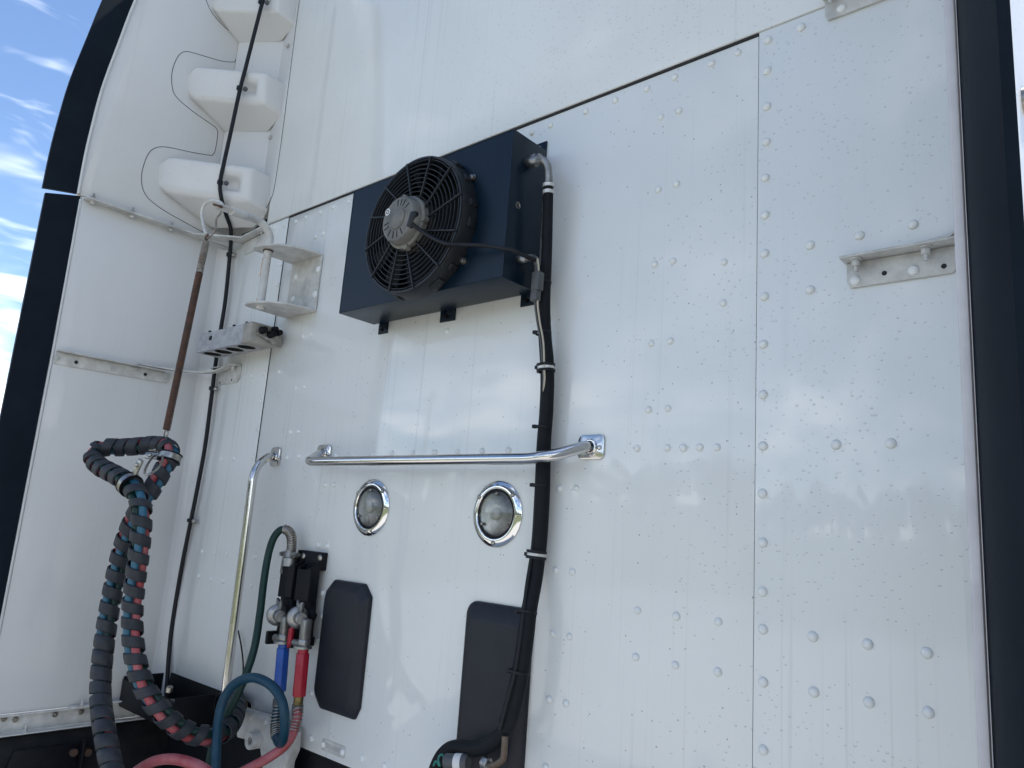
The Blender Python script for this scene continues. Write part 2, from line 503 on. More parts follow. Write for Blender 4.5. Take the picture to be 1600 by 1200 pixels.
# ------------------------------------------------------------------ ground and background (seen in the reflections)
def ground_mat():
    mt = bpy.data.materials.new('grass_and_earth')
    mt.use_nodes = True
    t = mt.node_tree
    b = t.nodes['Principled BSDF']
    b.inputs['Roughness'].default_value = 0.95
    g = N(t, 'ShaderNodeNewGeometry')
    n1 = N(t, 'ShaderNodeTexNoise'); n1.inputs['Scale'].default_value = 0.35; n1.inputs['Detail'].default_value = 8
    n2 = N(t, 'ShaderNodeTexNoise'); n2.inputs['Scale'].default_value = 14; n2.inputs['Detail'].default_value = 5
    t.links.new(g.outputs['Position'], n1.inputs['Vector']); t.links.new(g.outputs['Position'], n2.inputs['Vector'])
    r = N(t, 'ShaderNodeValToRGB')
    r.color_ramp.elements[0].position, r.color_ramp.elements[0].color = 0.40, (0.075, 0.105, 0.028, 1)
    r.color_ramp.elements[1].position, r.color_ramp.elements[1].color = 0.62, (0.17, 0.165, 0.09, 1)
    t.links.new(M(t, 'ADD', M(t, 'MULTIPLY', n1.outputs[0], 0.7), M(t, 'MULTIPLY', n2.outputs[0], 0.3)), r.inputs[0])
    # unseen gravel yard, made pale to bounce light up; grass beyond
    gv_ = N(t, 'ShaderNodeValToRGB')
    gv_.color_ramp.elements[0].position, gv_.color_ramp.elements[0].color = 0.35, (0.40, 0.385, 0.355, 1)
    gv_.color_ramp.elements[1].position, gv_.color_ramp.elements[1].color = 0.65, (0.54, 0.52, 0.48, 1)
    t.links.new(n2.outputs[0], gv_.inputs[0])
    ln = N(t, 'ShaderNodeVectorMath', operation='LENGTH')
    t.links.new(g.outputs['Position'], ln.inputs[0])
    d = M(t, 'ADD', ln.outputs['Value'], M(t, 'MULTIPLY', n1.outputs[0], 6.0))
    mr = N(t, 'ShaderNodeMapRange')
    mr.inputs['From Min'].default_value, mr.inputs['From Max'].default_value = 11.0, 13.0
    t.links.new(d, mr.inputs['Value'])
    mx = N(t, 'ShaderNodeMix', data_type='RGBA')
    t.links.new(mr.outputs[0], mx.inputs['Factor'])
    t.links.new(gv_.outputs[0], mx.inputs['A'])
    t.links.new(r.outputs[0], mx.inputs['B'])
    t.links.new(mx.outputs['Result'], b.inputs['Base Color'])
    return mt
bm = B()
k = 24
gv = [[bm.verts.new((-900 + 1800 * i / k, -900 + 1800 * j / k, 0)) for j in range(k + 1)] for i in range(k + 1)]
for i in range(k):
    for j in range(k):
        bm.faces.new((gv[i][j], gv[i + 1][j], gv[i + 1][j + 1], gv[i][j + 1]))
g = obj('ground', bm, ground_mat(), smooth=0, at=(0, 0, 0))
tag(g, 'unseen gravel yard under the truck, made pale to bounce light up, with grass field beyond', 'ground', kind='structure')

M_LEAF = mat('tree_line_leaves', (0.035, 0.060, 0.016), 0.8, col2=(0.070, 0.095, 0.030), vscale=0.6)
bm = B()
rt = random.Random(3)
x = -150.0
while x < 90:
    h = rt.uniform(6.0, 9.0)
    y = -66 + rt.uniform(-6, 6) + 0.10 * abs(x)
    w = h * 0.42
    cyl(bm, (x, y, 0), (x + rt.uniform(-.4, .4), y, h * 0.5), 0.28, 6, 0.16)
    for _ in range(70):
        u = V((rt.gauss(0, 1), rt.gauss(0, 1), rt.gauss(0, 1))).normalized() * (rt.random() ** 0.4)
        c = V((x, y, h * 0.58)) + V((u.x * w, u.y * w, u.z * h * 0.42))
        s = rt.uniform(0.5, 1.1)
        q = V((rt.gauss(0, 1), rt.gauss(0, 1), rt.gauss(0, 1))).normalized()
        R3 = basis(q)
        bm.faces.new([bm.verts.new(c + R3 @ V((math.cos(a + rt.uniform(-.3, .3)) * s, math.sin(a) * s, rt.uniform(-.2, .2)))) for a in (0.3, 1.4, 2.7, 3.9, 5.2)])
    x += rt.uniform(2.5, 5.5)
o = obj('tree_line', bm, M_LEAF, smooth=0)
tag(o, 'far dark line of trees across the field, mirrored in the glossy white wall', 'trees', kind='stuff')
bm = B()
cyl(bm, (-24.6, -21.5, 0), (-24.6, -21.5, 9.5), 0.19, 14, 0.13)
pole = thing('utility_pole', 'tall grey timber pole in the field, mirrored below the fan unit', 'pole', (-24.6, -21.5, 0))
obj('pole_shaft', bm, M_POLE, pole)
bm = B()
box(bm, (-25.7, -21.36, 8.8), (-23.5, -21.24, 8.95), 0.02)
obj('crossarm', bm, M_POLE, pole)

# ------------------------------------------------------------------ truck cab
XL, XS = -1.21, 0.838           # side fairing plane, panel seams at +-XS
ZB, ZS, ZT = 1.155, 2.767, 4.45  # bottom of wall, long seam, unseen wall top, raised to keep sun off the fairing
cab = thing('truck_cab', 'white truck cab seen from behind, riveted rear wall and side fairings', 'truck', (0, 0, 0))
def panel(name, x0, x1, y0, z0, z1, mt, bev=0.0015, y1=0.02, label=None):
    bm = B()
    box(bm, (x0, y0, z0), (x1, y1, z1), bev, 2)
    return obj(name, bm, mt, cab, label=label)
p_mid = panel('rear_panel', -XS + 0.0003, XS - 0.0004, 0.0, ZB, ZS, M_WALL, label='wide middle sheet of the rear wall')
p_left = panel('rear_panel', -1.205, -XS - 0.0016, -0.0028, ZB, ZS + 0.001, M_WALL, label='narrow rear sheet beside the side fairing')
p_right = panel('rear_panel', XS + 0.0012, 1.262, -0.0028, 0.95, ZS + 0.0045, M_WALL, label='narrow rear sheet with rain spots at the right')
bm = B()
box(bm, (-0.976, -0.006, ZS + 0.0062), (1.262, 0.02, ZT), 0.0025, 3)  # upper end out of view, raised to block the sun
p_up = obj('upper_panel', bm, M_UPPER, cab, label='smooth upper sheet of the roof fairing')
bm = B()
box(bm, (-1.2, 0.0215, ZS - 0.05), (1.2, 0.032, ZS + 0.05))
box(bm, (-XS - 0.01, 0.0215, ZB + 0.01), (-XS + 0.01, 0.03, ZS - 0.05))
box(bm, (XS - 0.01, 0.0215, ZB + 0.01), (XS + 0.01, 0.03, ZS - 0.05))
obj('seam_backing', bm, M_SEAM, cab)
bm = B()
box(bm, (-XS + 0.0016, -0.0022, ZS + 0.0003), (XS - 0.0006, 0.012, ZS + 0.0060))
obj('seam_gap_shade', bm, M_SEAM, cab, smooth=0)  # black strip standing in for the shade inside the open seam
bm = B()
box(bm, (-XS - 0.0015, -0.0016, ZB), (-XS + 0.0002, 0.012, ZS - 0.001))
obj('seam_gap_shade', bm, M_SEAM, cab, smooth=0)  # painted shade of the upright seams, left here and right below
bm = B()
box(bm, (XS - 0.0003, 0.0012, ZB), (XS + 0.0011, 0.012, ZS - 0.001))
obj('seam_gap_shade', bm, M_SEAM, cab, smooth=0)
# body behind the wall: right skin, left skin, added unseen roof
bm = B()
box(bm, (1.2625, -0.512, 0.95), (1.289, 2.4, 4.2), 0.004)
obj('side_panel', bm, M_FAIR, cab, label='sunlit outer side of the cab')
bm = B()
box(bm, (-1.262, 0.03, 0.95), (-1.237, 2.4, 3.9), 0.004)
obj('side_panel', bm, M_FAIR, cab)
bm = B()
prism(bm, [V((-1.24, 0.03, ZT)), V((1.26, 0.03, ZT)), V((1.26, 2.4, 3.3)), V((-1.24, 2.4, 3.3))], (0, 0, -0.03))
obj('added_unseen_roof', bm, M_FAIR, cab)  # unseen roof from the raised wall top, added to block sun
bm = B()
box(bm, (-1.2, 0.04, 0.55), (1.2, 2.38, 1.14))
obj('underbody', bm, M_BLACK, cab)

# --- left side fairing, lower part
bm = B()
prism(bm, [V((XL, 0.02, 1.135)), V((XL, -0.518, 1.135)), V((XL, -0.522, 2.20)), V((XL, -0.530, 2.7285)), V((XL, 0.02, 2.7285))], (-0.024, 0, 0), 0.003)
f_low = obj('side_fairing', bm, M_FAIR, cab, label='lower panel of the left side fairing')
# soft inner corner between fairing and wall
bm = B()
rr = 0.055
pts = [V((XL + 0.001, -0.001, 1.136))]
for i in range(9):
    a = math.pi / 2 * i / 8
    pts.append(V((XL + rr - rr * math.sin(a), -rr + rr * math.cos(a) - 0.0028, 1.136)))
prism(bm, pts, (0, 0, 2.712 - 1.136))
obj('corner_fillet', bm, M_FAIR, cab, smooth=50)
bm = B()
prism(bm, [V((XL + 0.003, -0.519, 1.135)), V((XL + 0.003, -0.526, 1.135)), V((XL + 0.003, -0.530, 2.20)), V((XL + 0.003, -0.537, 2.716)), V((XL + 0.003, -0.530, 2.716)), V((XL + 0.003, -0.523, 2.20))], (-0.03, 0, 0), 0.002)
obj('edge_channel', bm, M_WHITEP, cab)
# --- left upper fairing with its swept edge
edge = [(-0.543, 2.730), (-0.5445, 2.85), (-0.542, 2.96), (-0.534, 3.11), (-0.512, 3.288), (-0.485, 3.485), (-0.44, 3.70), (-0.37, 4.0)]
ec = cr([V((0, a, b)) for a, b in edge], 4)
bm = B()
prism(bm, [V((XL, p.y, p.z)) for p in ec] + [V((XL, 0.02, 4.0)), V((XL, 0.02, 2.730))], (-0.024, 0, 0), 0.0025)
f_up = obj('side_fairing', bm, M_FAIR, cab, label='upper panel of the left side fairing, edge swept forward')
def strip(bm, pts, w, x_out, x0, th=0.012, seg=4, last=0.16):
    """rubber strip along edge points (x0,y,z), leaning out by x_out over its width w (towards -y), thickness th"""
    rows = []
    for kk, p in enumerate(pts):
        row = []
        sl_ = last if kk == len(pts) - 1 else 0.16
        for i in range(seg + 1):
            t = i / seg
            row.append(V((x0 + x_out * t ** 1.4, p.y - w(p.z) * t, p.z - sl_ * w(p.z) * t)))
        rows.append(row)
    sgn = 1 if x_out > 0 else -1
    A = [[bm.verts.new(q) for q in r] for r in rows]
    Bv = [[bm.verts.new(q + V((sgn * th, 0, 0))) for q in r] for r in rows]
    n, mm = len(A), seg + 1
    fs = []
    for i in range(n - 1):
        for j in range(mm - 1):
            fs.append(bm.faces.new((A[i][j], A[i][j + 1], A[i + 1][j + 1], A[i + 1][j])))
            fs.append(bm.faces.new((Bv[i][j], Bv[i + 1][j], Bv[i + 1][j + 1], Bv[i][j + 1])))
        fs.append(bm.faces.new((A[i][0], A[i + 1][0], Bv[i + 1][0], Bv[i][0])))
        fs.append(bm.faces.new((A[i][-1], Bv[i][-1], Bv[i + 1][-1], A[i + 1][-1])))
    for i in (0, n - 1):
        for j in range(mm - 1):
            fs.append(bm.faces.new((A[i][j], Bv[i][j], Bv[i][j + 1], A[i][j + 1])))
    bmesh.ops.recalc_face_normals(bm, faces=fs)
bm = B()
strip(bm, [V((0, p.y - 0.004, p.z)) for p in ec], lambda z: 0.083 + 0.012 * (3.6 - z), -0.012, XL + 0.001)
obj('edge_trim', bm, M_TRIM, cab, label='black rubber trim on the upper left fairing edge')
bm = B()
for i in range(len(ec) - 1):
    pass
tube(bm, [V((XL + 0.004, p.y - 0.001, p.z)) for p in ec], 0.0045, 8)
obj('edge_channel', bm, M_WHITEP, cab)
low = [V((0, -0.526 - 0.0088 * (z - 1.1) / 1.6, z)) for z in (0.95, 1.3, 1.7, 2.1, 2.45, 2.726)]
bm = B()
strip(bm, low, lambda z: 0.095, -0.012, XL + 0.001, last=0.25)
obj('edge_trim', bm, M_TRIM, cab, label='black rubber trim on the lower left fairing edge')
# --- right side: grey channel, flared black trim
bm = B()
prism(bm, [V((1.2705, -0.513, 0.9)), V((1.2705, -0.535, 0.9)), V((1.2612, -0.535, 0.9)), V((1.2612, -0.513, 0.9))], (0, 0, 3.3), 0.002)
bm2 = B()
right = [V((0, -0.528, z)) for z in (0.9, 1.4, 1.9, 2.4, 2.9, 3.4, 4.1)]
strip(bm2, right, lambda z: 0.085, 0.044, 1.2712, th=0.010)
obj('edge_channel', bm, M_GREYEDGE, cab, label='grey channel along the right fairing edge')
obj('edge_trim', bm2, M_TRIM, cab, label='wide black rubber trim at the right edge')
# small marker fitting on the sunny side
bm = B()
c0 = PXp(1597, 160, 1.288)
lathe(bm, c0, (1, 0, 0), [(0, 0.02), (0.012, 0.018), (0.017, 0.010), (0.018, 0.0), (0.0, 0.0)], 16)
obj('side_bolt', bm, M_ZINC, cab)

# --- moulded corner steps of the upper fairing
def corner_face(a, b):
    pass
bm = B()   # recessed column between the steps
A0, B0 = V((XL, -0.105, 0)), V((-1.045, 0.0, 0))
prism(bm, [V((XL, 0.0, 2.80)), V((XL, -0.105, 2.80)), V((-1.06, -0.012, 2.80)), V((-1.045, 0.0, 2.80))], (0, 0, 1.2))
obj('step_column', bm, M_FAIR, cab, bevel=(0.02, 4), smooth=60)
def step(zt, zb, yo, xo=-1.0):
    """ledge across the corner: diagonal face from the fairing to the wall, sloping underside, hand pocket at its right"""
    bm = B()
    A, Bp = V((XL, yo, 0)), V((xo, -0.072, 0))
    up = V((0, 0, 1))
    dirn = (Bp - A)
    nrm = V((dirn.y, -dirn.x, 0)).normalized()
    if nrm.y > 0: nrm = -nrm
    def F(t, z): return A + dirn * t + up * z
    lean = 0.018
    tv = [0.0, 0.10, 0.70, 0.88, 1.0]
    zv = [zb, zb + 0.035, zt - 0.035, zt]
    g = []
    for t in tv:
        zl = [zb + 0.022, zb + 0.045, zt - 0.042, zt - 0.020] if t == 0.0 else zv
        g.append([bm.verts.new(F(t, z) + nrm * (lean * (z - zb) / (zt - zb) - (0.012 if t == 0.0 else 0.0))) for z in zl])
    for i in range(4):
        for j in range(3):
            if i == 2 and j == 1: continue
            bm.faces.new((g[i][j], g[i + 1][j], g[i + 1][j + 1], g[i][j + 1]))
    # pocket
    inn = [bm.verts.new(v.co - nrm * 0.030 + dirn * s + up * q) for v, s, q in ((g[2][1], 0.012, 0.004), (g[3][1], -0.012, 0.004), (g[3][2], -0.012, -0.018), (g[2][2], 0.012, -0.018))]
    rim = [g[2][1], g[3][1], g[3][2], g[2][2]]
    for i in range(4):
        bm.faces.new((rim[i], rim[(i + 1) % 4], inn[(i + 1) % 4], inn[i]))
    bm.faces.new(inn)
    # top, underside, right end
    tb = [bm.verts.new(V((XL, 0, zt + 0.004))), bm.verts.new(V((xo + 0.004, 0, zt + 0.004)))]
    bm.faces.new([g[i][3] for i in range(1, 5)] + [tb[1], tb[0]])
    bm.faces.new((g[0][3], g[1][3], tb[0]))
    lb = [bm.verts.new(V((XL, -0.10, zb - 0.062))), bm.verts.new(V((-1.055, -0.012, zb - 0.062))), bm.verts.new(V((xo + 0.006, 0.0, zb - 0.012)))]
    bm.faces.new((g[0][0], lb[0], g[1][0]))
    bm.faces.new((g[1][0], lb[0], lb[1], g[3][0], g[2][0]))
    bm.faces.new((g[3][0], lb[1], lb[2], g[4][0]))
    bm.faces.new((g[4][0], lb[2], tb[1], g[4][3], g[4][2], g[4][1]))
    bmesh.ops.recalc_face_normals(bm, faces=bm.faces)
    return obj('moulded_step', bm, M_FAIR, cab, bevel=(0.0185, 5), smooth=80)
step(2.965, 2.838, -0.312)
step(3.340, 3.222, -0.268)
step(3.705, 3.600, -0.235)
# seam lines of the moulding: on the fairing and on the wall
def seamline(pix, fn, r=0.0011, name='seam_line'):
    bm = B()
    tube(bm, cr([fn(*q) for q in pix], 6), r, 6)
    obj(name, bm, M_SEAM, cab)
onF = lambda x, y: PXp(x, y, XL + 0.0003)
seamline([(318, -12), (330, 18), (352, 43), (372, 58), (375, 66), (371, 88), (366, 97)], onF)
seamline([(366, 97), (345, 95), (300, 82), (287, 81), (277, 90), (269, 112), (269, 135), (276, 152), (300, 173), (330, 194), (339, 202), (340, 212), (336, 236), (331, 243)], onF)
seamline([(331, 243), (300, 238), (262, 230), (243, 231), (231, 242), (222, 268), (222, 290), (231, 309), (255, 328), (290, 348), (318, 363)], onF)
onW = lambda x, y: P(x, y, 0.0125)
seamline([(476, -40), (468, 0), (455, 100), (441, 210), (430, 285), (423, 312), (410, 334), (398, 350)], lambda x, y: P(x, y, 0.0062))
bm = B()
prism(bm, [V((-1.2, 0, ZS + 0.009)), V((-1.07, 0, ZS + 0.009)), V((-1.01, 0, ZS + 0.04)), V((-0.9765, 0, ZS + 0.12)), V((-0.9765, 0, ZT)), V((-1.2, 0, ZT))], (0, -0.0045, 0))
obj('corner_moulding', bm, M_FAIR, cab)
# bolts along the moulding
bm = B()
hexnut(bm, (0, 0, 0), (0, -1, 0), 0.0075, 0.008)
nut0 = obj('fairing_bolt', bm, M_BRKT, cab, at=(0, 0, 0))
first = True
for px, py in ((397, 295), (423, 215), (424, 149), (450, 72), (453, 14)):
    q = P(px, py, 0.006)
    if first: nut0.location = q; first = False
    else: copy_part(nut0, q, cab)

# --- rivets
rz = []
def add(src, ox, oy, s):
    for a in src: rz.append((ox + a[0] / s, oy + a[1] / s))
add([(95,622),(181,588),(347,523),(485,471),(633,416),(764,363),(936,298),(1061,248),(698,549),(783,520),(686,890),(771,864),(1358,134)], 800, 0, 3)
add([(242,155),(239,270),(238,402),(236,535),(232,670),(231,810),(230,953),(229,1114),(400,922),(585,886),(786,845),(400,1089),(76,983),(72,1137)], 1100, 0, 2.4)
add([(269,84),(337,75),(259,321),(329,316),(219,458),(327,457),(384,457),(442,455),(504,455),(671,88),(670,268),(670,451),(668,620),(669,795),(931,446),(1126,442)], 900, 500, 2.2857)
rz += [(875,763),(901,763),(1023,413),(1052,408)]
add([(137,181),(189,187),(127,380),(180,389),(117,586),(170,599),(393,308),(514,326),(645,343),(387,453),(511,478),(643,500),(785,249),(786,366),(787,531),(787,743),(942,389),(1113,413),(1298,440),(945,562),(1117,594),(1302,626),(106,797)], 800, 800, 2)
add([(355,216),(405,209),(459,200),(524,262),(555,258),(390,312),(376,420),(502,432),(533,430),(238,535),(287,534),(360,532),(488,529),(535,526),(676,521),(743,518),(818,516),(893,513),(972,511),(1057,509),(1146,506),(1240,504),(1341,502),(635,634),(671,634),(610,867),(645,869),(1105,42)], 250, 500, 2.4615)
add([(52,184),(109,190),(168,198),(296,213),(35,302),(92,316),(151,325),(279,346),(612,380),(610,490),(590,605),(562,850),(561,1062),(800,1156),(903,1190)], 300, 800, 3)
add([(461,274),(516,254),(575,235),(630,211),(712,186),(783,155),(869,123),(683,320),(726,303),(492,470),(478,585),(614,868),(657,857)], 300, 280, 3.53)
bm = B()
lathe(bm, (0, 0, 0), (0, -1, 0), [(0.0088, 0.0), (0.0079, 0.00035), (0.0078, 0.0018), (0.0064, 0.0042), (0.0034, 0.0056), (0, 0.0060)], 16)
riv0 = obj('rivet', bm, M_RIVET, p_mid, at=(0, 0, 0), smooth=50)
riv0.data.materials.append(mat('rivet_grime_shade_ring', (0.40, 0.40, 0.38), 0.7, col2=(0.60, 0.605, 0.585), vscale=60))  # dark base ring: grime, plus shading round the rivet put into the colour
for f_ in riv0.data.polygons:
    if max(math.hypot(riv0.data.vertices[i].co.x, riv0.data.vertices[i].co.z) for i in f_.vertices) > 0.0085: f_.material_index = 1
first = True
rr_ = random.Random(5)
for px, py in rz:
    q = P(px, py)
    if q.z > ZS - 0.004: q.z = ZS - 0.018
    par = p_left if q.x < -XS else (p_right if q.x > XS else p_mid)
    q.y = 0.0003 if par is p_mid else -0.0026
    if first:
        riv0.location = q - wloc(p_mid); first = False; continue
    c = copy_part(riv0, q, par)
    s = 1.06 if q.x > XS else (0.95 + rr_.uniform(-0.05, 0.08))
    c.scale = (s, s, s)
# serial plate
pl = P(521, 1169)
plx0, plx1 = P(505, 1162).x, P(538, 1178).x
bm = B()
prism(bm, rrect(plx0 - 0.004, plx1 + 0.004, pl.z - 0.014, pl.z + 0.014, 0.005, -0.0002), (0, -0.002, 0), 0.0005, 1)
plate = obj('serial_plate', bm, M_BRKT, cab, label='small stamped serial plate near the bottom edge')
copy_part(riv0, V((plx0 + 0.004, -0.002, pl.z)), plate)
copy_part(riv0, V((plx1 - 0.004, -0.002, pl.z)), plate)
cu = bpy.data.curves.new('serial_text', 'FONT')
cu.body = 'D154588'
cu.size = 0.0155
cu.extrude = 0.0004
cu.align_x, cu.align_y = 'CENTER', 'CENTER'
cu.materials.append(mat('stamped_digits', (0.40, 0.40, 0.39), 0.6))
tmp = bpy.data.objects.new('serial_text', cu)
me = bpy.data.meshes.new_from_object(tmp)
bpy.data.objects.remove(tmp)
so_ = bpy.data.objects.new('serial_digits', me)
C.objects.link(so_)
so_.parent = plate
so_.rotation_euler = (math.radians(90), 0, 0)
so_.location = V((pl.x, -0.0026, pl.z)) - wloc(plate)

# ------------------------------------------------------------------ chassis in the dark below
ch = thing('truck_chassis', 'black chassis shroud under the white wall and fairing', 'chassis', (0, 0, 0.4))
bm = B()
prism(bm, [V((-1.235, -0.75, 1.070)), V((-1.19, -0.75, 1.076)), V((-1.165, -0.75, 1.03)), V((-1.15, -0.75, 0.55)), V((-1.235, -0.75, 0.55))], (0, 0.80, 0), 0.006)
obj('side_shroud', bm, M_DUSTY, ch, label='dusty black plastic shroud below the fairing')
bm = B()
prism(bm, [PXp(20, 1172, -1.152), PXp(118, 1160, -1.152), PXp(118, 1210, -1.152), PXp(-5, 1230, -1.152)], (0.012, 0, 0), 0.003)
obj('shroud_recess', bm, M_BLACK, ch)
bm = B()
for px, py in ((112, 1174), (134, 1174)):
    q = PXp(px, py, -1.150)
    cyl(bm, q, q + V((0.02, 0, 0)), 0.011, 12)
obj('rusty_bolt', bm, M_RUST, ch)
bm = B()
q = PXp(125, 1170, -1.15)
box(bm, (q.x, q.y - 0.004, q.z - 0.05), (q.x + 0.03, q.y + 0.004, q.z + 0.03), 0.002)
obj('rib', bm, M_BLACK, ch)
bm = B()
box(bm, (-1.15, 0.006, 0.50), (1.15, 0.03, 1.15))
obj('cross_panel', bm, M_BLACK, ch)

# ------------------------------------------------------------------ fairing braces
def bolt_on(parent, q, axis, r=0.008, h=0.010, stud=0.008, m=None):
    bm = B()
    hexnut(bm, q, axis, r, h)
    ax = V(axis).normalized()
    if stud: cyl(bm, V(q) + ax * h * 0.9, V(q) + ax * (h + stud), r * 0.5, 10)
    return obj('bolt', bm, m or M_BRKT, parent)
# upper brace: ledge along the seam between the two fairing panels, bending over to the wall
b1 = thing('fairing_brace', 'white angle ledge along the fairing seam, bent over to the wall', 'brace', (XL, -0.25, 2.71), 'fairing braces')
bm = B()
za = 2.717
path = [V((XL, -0.525, za)), V((XL, -0.13, za + 0.004)), V((-1.13, -0.003, za + 0.016)), V((-0.965, -0.003, za + 0.028))]
inner = [V((XL + 0.034, -0.525, za)), V((XL + 0.034, -0.165, za + 0.004)), V((-1.085, -0.040, za + 0.016)), V((-0.965, -0.036, za + 0.028))]
for i in range(3):
    prism(bm, [path[i], inner[i], inner[i + 1], path[i + 1]], (0, 0, 0.005))
obj('ledge', bm, M_BRKT, b1)
bm = B()
prism(bm, [V((-1.13, -0.003, za + 0.013)), V((-0.965, -0.003, za + 0.025)), V((-0.965, -0.003, za - 0.028)), V((-1.10, -0.003, za - 0.036))], (0, -0.004, 0), 0.001)
obj('wall_flange', bm, M_BRKT, b1)
for px, py in ((146, 303), (208, 322), (269, 341)):
    q = PXp(px, py + 6, XL + 0.014); q.z = za + 0.006
    bolt_on(b1, q, (0, 0, 1), 0.007, 0.010, 0.012, M_ZINC)
    bolt_on(b1, q - V((0, 0, 0.006)), (0, 0, -1), 0.008, 0.008, 0.0)
for px, py in ((388, 366), (409, 358)):
    q = P(px, py, 0.016); bolt_on(b1, q, (0, 0, -1), 0.0075, 0.010, 0.008)
# lower brace
b2 = thing('fairing_brace', 'white drilled angle halfway up the fairing with a strap to the wall', 'brace', (XL, -0.3, 2.18), 'fairing braces')
bm = B()
prism(bm, [V((XL + 0.0005, -0.518, 2.170)), V((XL + 0.0005, -0.165, 2.178)), V((XL + 0.0005, -0.155, 2.186)), V((XL + 0.0005, -0.155, 2.214)), V((XL + 0.0005, -0.518, 2.209))], (0.004, 0, 0), 0.001)
prism(bm, [V((XL + 0.0005, -0.518, 2.2092)), V((XL + 0.03, -0.518, 2.2092)), V((XL + 0.03, -0.185, 2.2142)), V((XL + 0.0005, -0.175, 2.2142))], (0, 0, 0.004), 0.001)
obj('angle', bm, M_BRKT, b2)
bm = B()
cen = cr([V((XL + 0.018, -0.275, 2.219)), V((XL + 0.022, -0.19, 2.221)), V((-1.165, -0.075, 2.228)), V((-1.11, -0.028, 2.242)), V((-1.04, -0.020, 2.262))], 6)
T, fr = frames(cen)
ring = []
for i, p in enumerate(cen):
    side = T[i].cross(V((0, 0, 1))).normalized() * 0.013
    ring.append([bm.verts.new(p + side), bm.verts.new(p - side), bm.verts.new(p - side + V((0, 0, 0.005))), bm.verts.new(p + side + V((0, 0, 0.005)))])
for i in range(len(ring) - 1):
    for j in range(4):
        bm.faces.new((ring[i][j], ring[i][(j + 1) % 4], ring[i + 1][(j + 1) % 4], ring[i + 1][j]))
bm.faces.new(ring[0][::-1]); bm.faces.new(ring[-1])
bmesh.ops.recalc_face_normals(bm, faces=bm.faces)
obj('strap', bm, M_BRKT, b2)
bm = B()
w0, w1 = P(338, 600).x, P(379, 577).x
prism(bm, [V((w0, -0.0030, 2.199)), V((w1 - 0.014, -0.0030, 2.199)), V((w1, -0.0030, 2.213)), V((w1, -0.0030, 2.256)), V((w0, -0.0030, 2.256))], (0, -0.004, 0), 0.001)
prism(bm, [V((w0, -0.0032, 2.2562)), V((w1, -0.0032, 2.2562)), V((w1, -0.032, 2.2562)), V((w0, -0.032, 2.2562))], (0, 0, 0.004), 0.001)
obj('wall_plate', bm, M_BRKT, b2)
for px, py in ((88, 560), (176, 576), (212, 577), (258, 589)):
    bolt_on(b2, PXp(px, py, XL + 0.004), (1, 0, 0), 0.0065, 0.006, 0.003)
for px, py in ((119, 566), (227, 585)):
    bm = B(); q = PXp(px, py, XL + 0.0045); cyl(bm, q, q + V((0.0008, 0, 0)), 0.006, 12); obj('drilled_hole', bm, M_SEAM, b2)
for px, py in ((341, 589), (363, 584)):
    q = P(px, py, 0.018); q.z = 2.256; bolt_on(b2, q, (0, 0, -1), 0.007, 0.010, 0.007)
for px, py in ((353, 596), (371, 590)):
    bm = B(); lathe(bm, P(px, py, 0.007), (0, -1, 0), [(0.008, 0), (0.006, 0.003), (0, 0.0045)], 12); obj('rivet', bm, M_BRKT, b2)
for px, py in ((344, 598), (362, 594)):
    bm = B(); q = P(px, py, 0.0072); cyl(bm, q, q + V((0, -0.0008, 0)), 0.0035, 10); obj('drilled_hole', bm, M_SEAM, b2)
# bottom flange
b3 = thing('fairing_brace', 'white bolted flange along the bottom edge of the left fairing', 'brace', (XL, -0.3, 1.08), 'fairing braces')
bm = B()
prism(bm, [V((XL + 0.0005, -0.56, 1.086)), V((XL + 0.0005, 0.0, 1.086)), V((XL + 0.0005, 0.0, 1.130)), V((XL + 0.0005, -0.56, 1.130))], (0.006, 0, 0), 0.001)
prism(bm, [V((XL + 0.0005, -0.56, 1.0815)), V((XL + 0.036, -0.56, 1.0815)), V((XL + 0.036, 0.0, 1.0815)), V((XL + 0.0005, 0.0, 1.0815))], (0, 0, 0.004), 0.001)
prism(bm, [V((XL + 0.0005, -0.56, 1.1305)), V((XL + 0.016, -0.56, 1.1305)), V((XL + 0.016, -0.02, 1.1305)), V((XL + 0.0005, -0.02, 1.1305))], (0, 0, 0.005), 0.001)
obj('flange', bm, M_BRKT, b3)
bm = B()
prism(bm, [V((XL + 0.002, -0.30, 1.136)), V((XL + 0.03, -0.295, 1.136)), V((XL + 0.034, -0.14, 1.141)), V((-1.06, -0.035, 1.148)), V((-1.08, -0.010, 1.148)), V((XL + 0.002, -0.10, 1.141))], (0, 0, 0.005), 0.001)
obj('strap', bm, M_BRKT, b3)
for px, py, ax in ((6, 1123, (1, 0, 0)), (24, 1124, (1, 0, 0)), (86, 1116, (1, 0, 0)), (127, 1112, (1, 0, 0)), (40, 1138, (0, 0, 1)), (213, 1120, (0, 0, 1)), (128, 1100, (0, 0, 1))):
    if ax[0]:
        q = PXp(px, py, XL + 0.007)
    else:
        q = PXp(px, py, XL + 0.022); q.z = 1.0855 if py > 1110 else 1.141
    bolt_on(b3, q, ax, 0.0065, 0.007, 0.012 if ax[2] else 0.004, M_BRKT if ax[2] else M_ZINC)

